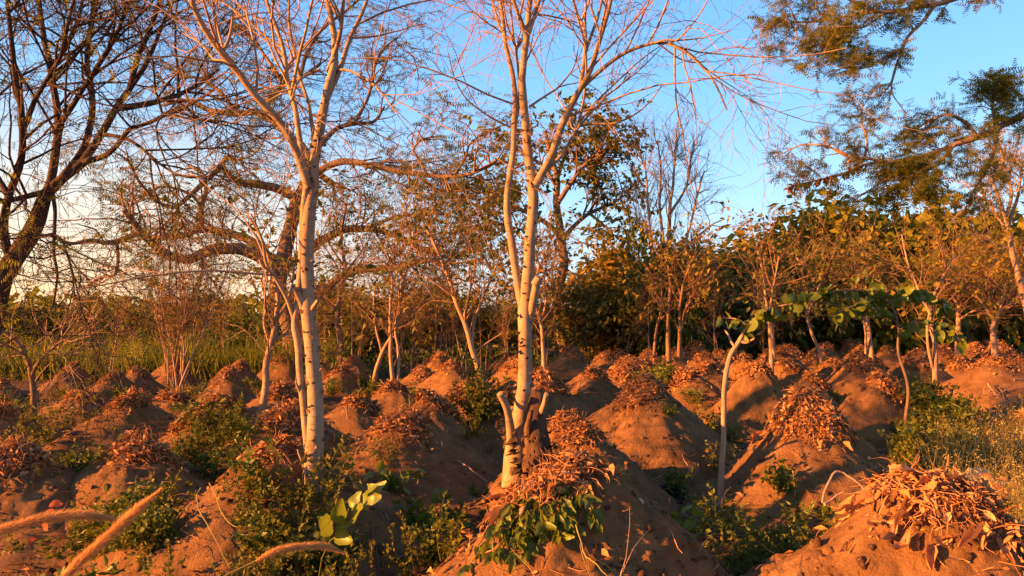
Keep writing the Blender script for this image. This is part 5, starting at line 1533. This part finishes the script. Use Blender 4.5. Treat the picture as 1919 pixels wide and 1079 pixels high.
# loose crumbs of soil and straw litter over the whole near field
n = 9000
Y = 2.4 + 13 * R.random(n) ** 1.6; px = R.uniform(-40, 1960, n); x = (px - CX) / F * Y
mb = MB(); clods(mb, x, Y, R.gamma(2.0, 0.0045, n) + 0.003)
tag(mb.build('soil_crumbs', M_GROUND, smooth=False), 'loose crumbs of soil strewn over the furrows', 'soil crumbs', kind='stuff')
n = 9000
Y = 2.6 + 16 * R.random(n) ** 1.4; px = R.uniform(-40, 1960, n); x = (px - CX) / F * Y
h = H(x, Y) - ground_z(x, Y); keep = (h < 0.35) | (R.random(n) < 0.25); x, Y = x[keep], Y[keep]; n = len(x)
P0 = np.stack([x, Y, H(x, Y) + 0.012], -1); D = R.normal(0, 1, (n, 3)); D[:, 2] *= 0.25
P = shoots(P0, D, R.uniform(0.04, 0.2, n), 3, 0.2); P[:, :, 2] = np.maximum(P[:, :, 2], H(P[:, :, 0], P[:, :, 1]) + 0.006)
mb = MB(); tubes(mb, P, R.uniform(0.0012, 0.0032, n)[:, None] * np.linspace(1, .5, 4)[None], 3)
n = 5000
Y = 2.6 + 16 * R.random(n) ** 1.4; px = R.uniform(-40, 1960, n); x = (px - CX) / F * Y
h = H(x, Y) - ground_z(x, Y); keep = (h < 0.35) | (R.random(n) < 0.2); x, Y = x[keep], Y[keep]; n = len(x)
leaves(mb, np.stack([x, Y, H(x, Y) + 0.015], -1), R.normal(0, 1, (n, 3)) * [1, 1, .3], rnd_up(n, 0.5), R.uniform(0.02, 0.07, n), 0.5)
tag(mb.build('straw_litter', M_STRAW, smooth=False), 'straw and leaf litter strewn between the mounds', 'litter', kind='stuff')

# crumpled sack by the dry grass, and a dark crumpled lump in the furrow
def lump(name, label, cat, c, sx, sy, sz, mat, seed, folds=0.22, parent=None):
    nu, nv = 40, 24
    u = np.linspace(0, 2 * math.pi, nu, endpoint=False); v = np.linspace(0.02, math.pi - 0.02, nv)
    VV, UU = np.meshgrid(v, u, indexing='ij')
    d = np.stack([np.sin(VV) * np.cos(UU), np.sin(VV) * np.sin(UU), np.cos(VV)], -1)
    r = 1 + folds * fbm(d[..., 0] * 2.2 + seed, d[..., 1] * 2.2 + d[..., 2] * 1.7, 4) + folds * 0.8 * np.abs(fbm(d[..., 0] * 4 + seed * 2 + d[..., 2] * 3, d[..., 1] * 4, 3))
    V = d * r[..., None] * np.array([sx, sy, sz]); V[..., 2] = np.maximum(V[..., 2], -sz * 0.55)
    V = V + np.array(c) + [0, 0, sz * 0.5]
    ii = np.arange(nu * nv).reshape(nv, nu)
    Q = np.stack([ii[:-1], ii[1:], np.roll(ii[1:], -1, 1), np.roll(ii[:-1], -1, 1)], -1).reshape(-1, 4)
    mb = MB(); mb.add(V, quads=Q); mb.add(V[0], tris=[(0, j, j + 1) for j in range(1, nu - 1)])
    o = mb.build(name, mat, parent, origin=tuple(c) if parent is None else None)
    if label: tag(o, label, cat)
    return o

M_SACK = mat_rough('sack_cloth', [(0.34, 0.22, 0.12), (0.52, 0.36, 0.21)], 6, 0.7, 30, 0.03)
M_REDRAG = mat_rough('red_cloth', [(0.45, 0.06, 0.05), (0.62, 0.12, 0.09)], 6, 0.7, 30, 0.03)
M_BLACK = mat_rough('dark_plastic', [(0.012, 0.012, 0.011), (0.03, 0.028, 0.025)], 6, 0.8, 25, 0.03, rough=0.5)
p = ground_pt(1828, 6.35)
root = thing('sack', p, 'crumpled cream sack with red cloth lying by the dry flowering grass', 'sack')
lump('body', None, None, p, 0.27, 0.22, 0.20, M_SACK, 3.0, 0.4, root)
lump('red_cloth', None, None, p + [0.05, -0.08, 0.13], 0.19, 0.16, 0.10, M_REDRAG, 5.0, 0.5, root)
lump('red_cloth', None, None, p + [-0.26, 0.02, 0.0], 0.10, 0.10, 0.10, M_REDRAG, 8.0, 0.5, root)
p = ground_pt(1255, 6.7)
lump('black_lump', 'black crumpled lump lying in the furrow left of the curved sapling', 'debris', p, 0.10, 0.10, 0.085, M_BLACK, 1.0, 0.5)

# a pattern that found no place in the field is taken out again
for o in [o for o in scene.objects if o.parent is None and o.get('label') == 'x']:
    for c in list(o.children_recursive): bpy.data.objects.remove(c)
    bpy.data.objects.remove(o)

# ------------------------------------------------------------------ labels: alike things told apart by where they stand
def ordinal(i):
    w = ('leftmost', 'second from left', 'third from left', 'fourth from left', 'fifth from left', 'sixth from left', 'seventh from left', 'eighth from left', 'ninth from left', 'tenth from left')
    return w[i] if i < 10 else '%d%s from left' % (i + 1, {1: 'st', 2: 'nd', 3: 'rd'}.get((i + 1) % 10 if (i + 1) % 100 not in (11, 12, 13) else 0, 'th'))

by_label = {}
for o in scene.objects:
    if o.parent is None and 'label' in o and 'category' in o:
        by_label.setdefault(o['label'], []).append(o)
for lab, obs in by_label.items():
    if len(obs) < 2: continue
    obs.sort(key=lambda o: o.location.x / max(o.location.y, 0.5))
    for i, o in enumerate(obs):
        o['label'] = '%s, %s' % (lab, ordinal(i) if i < len(obs) - 1 else 'rightmost')
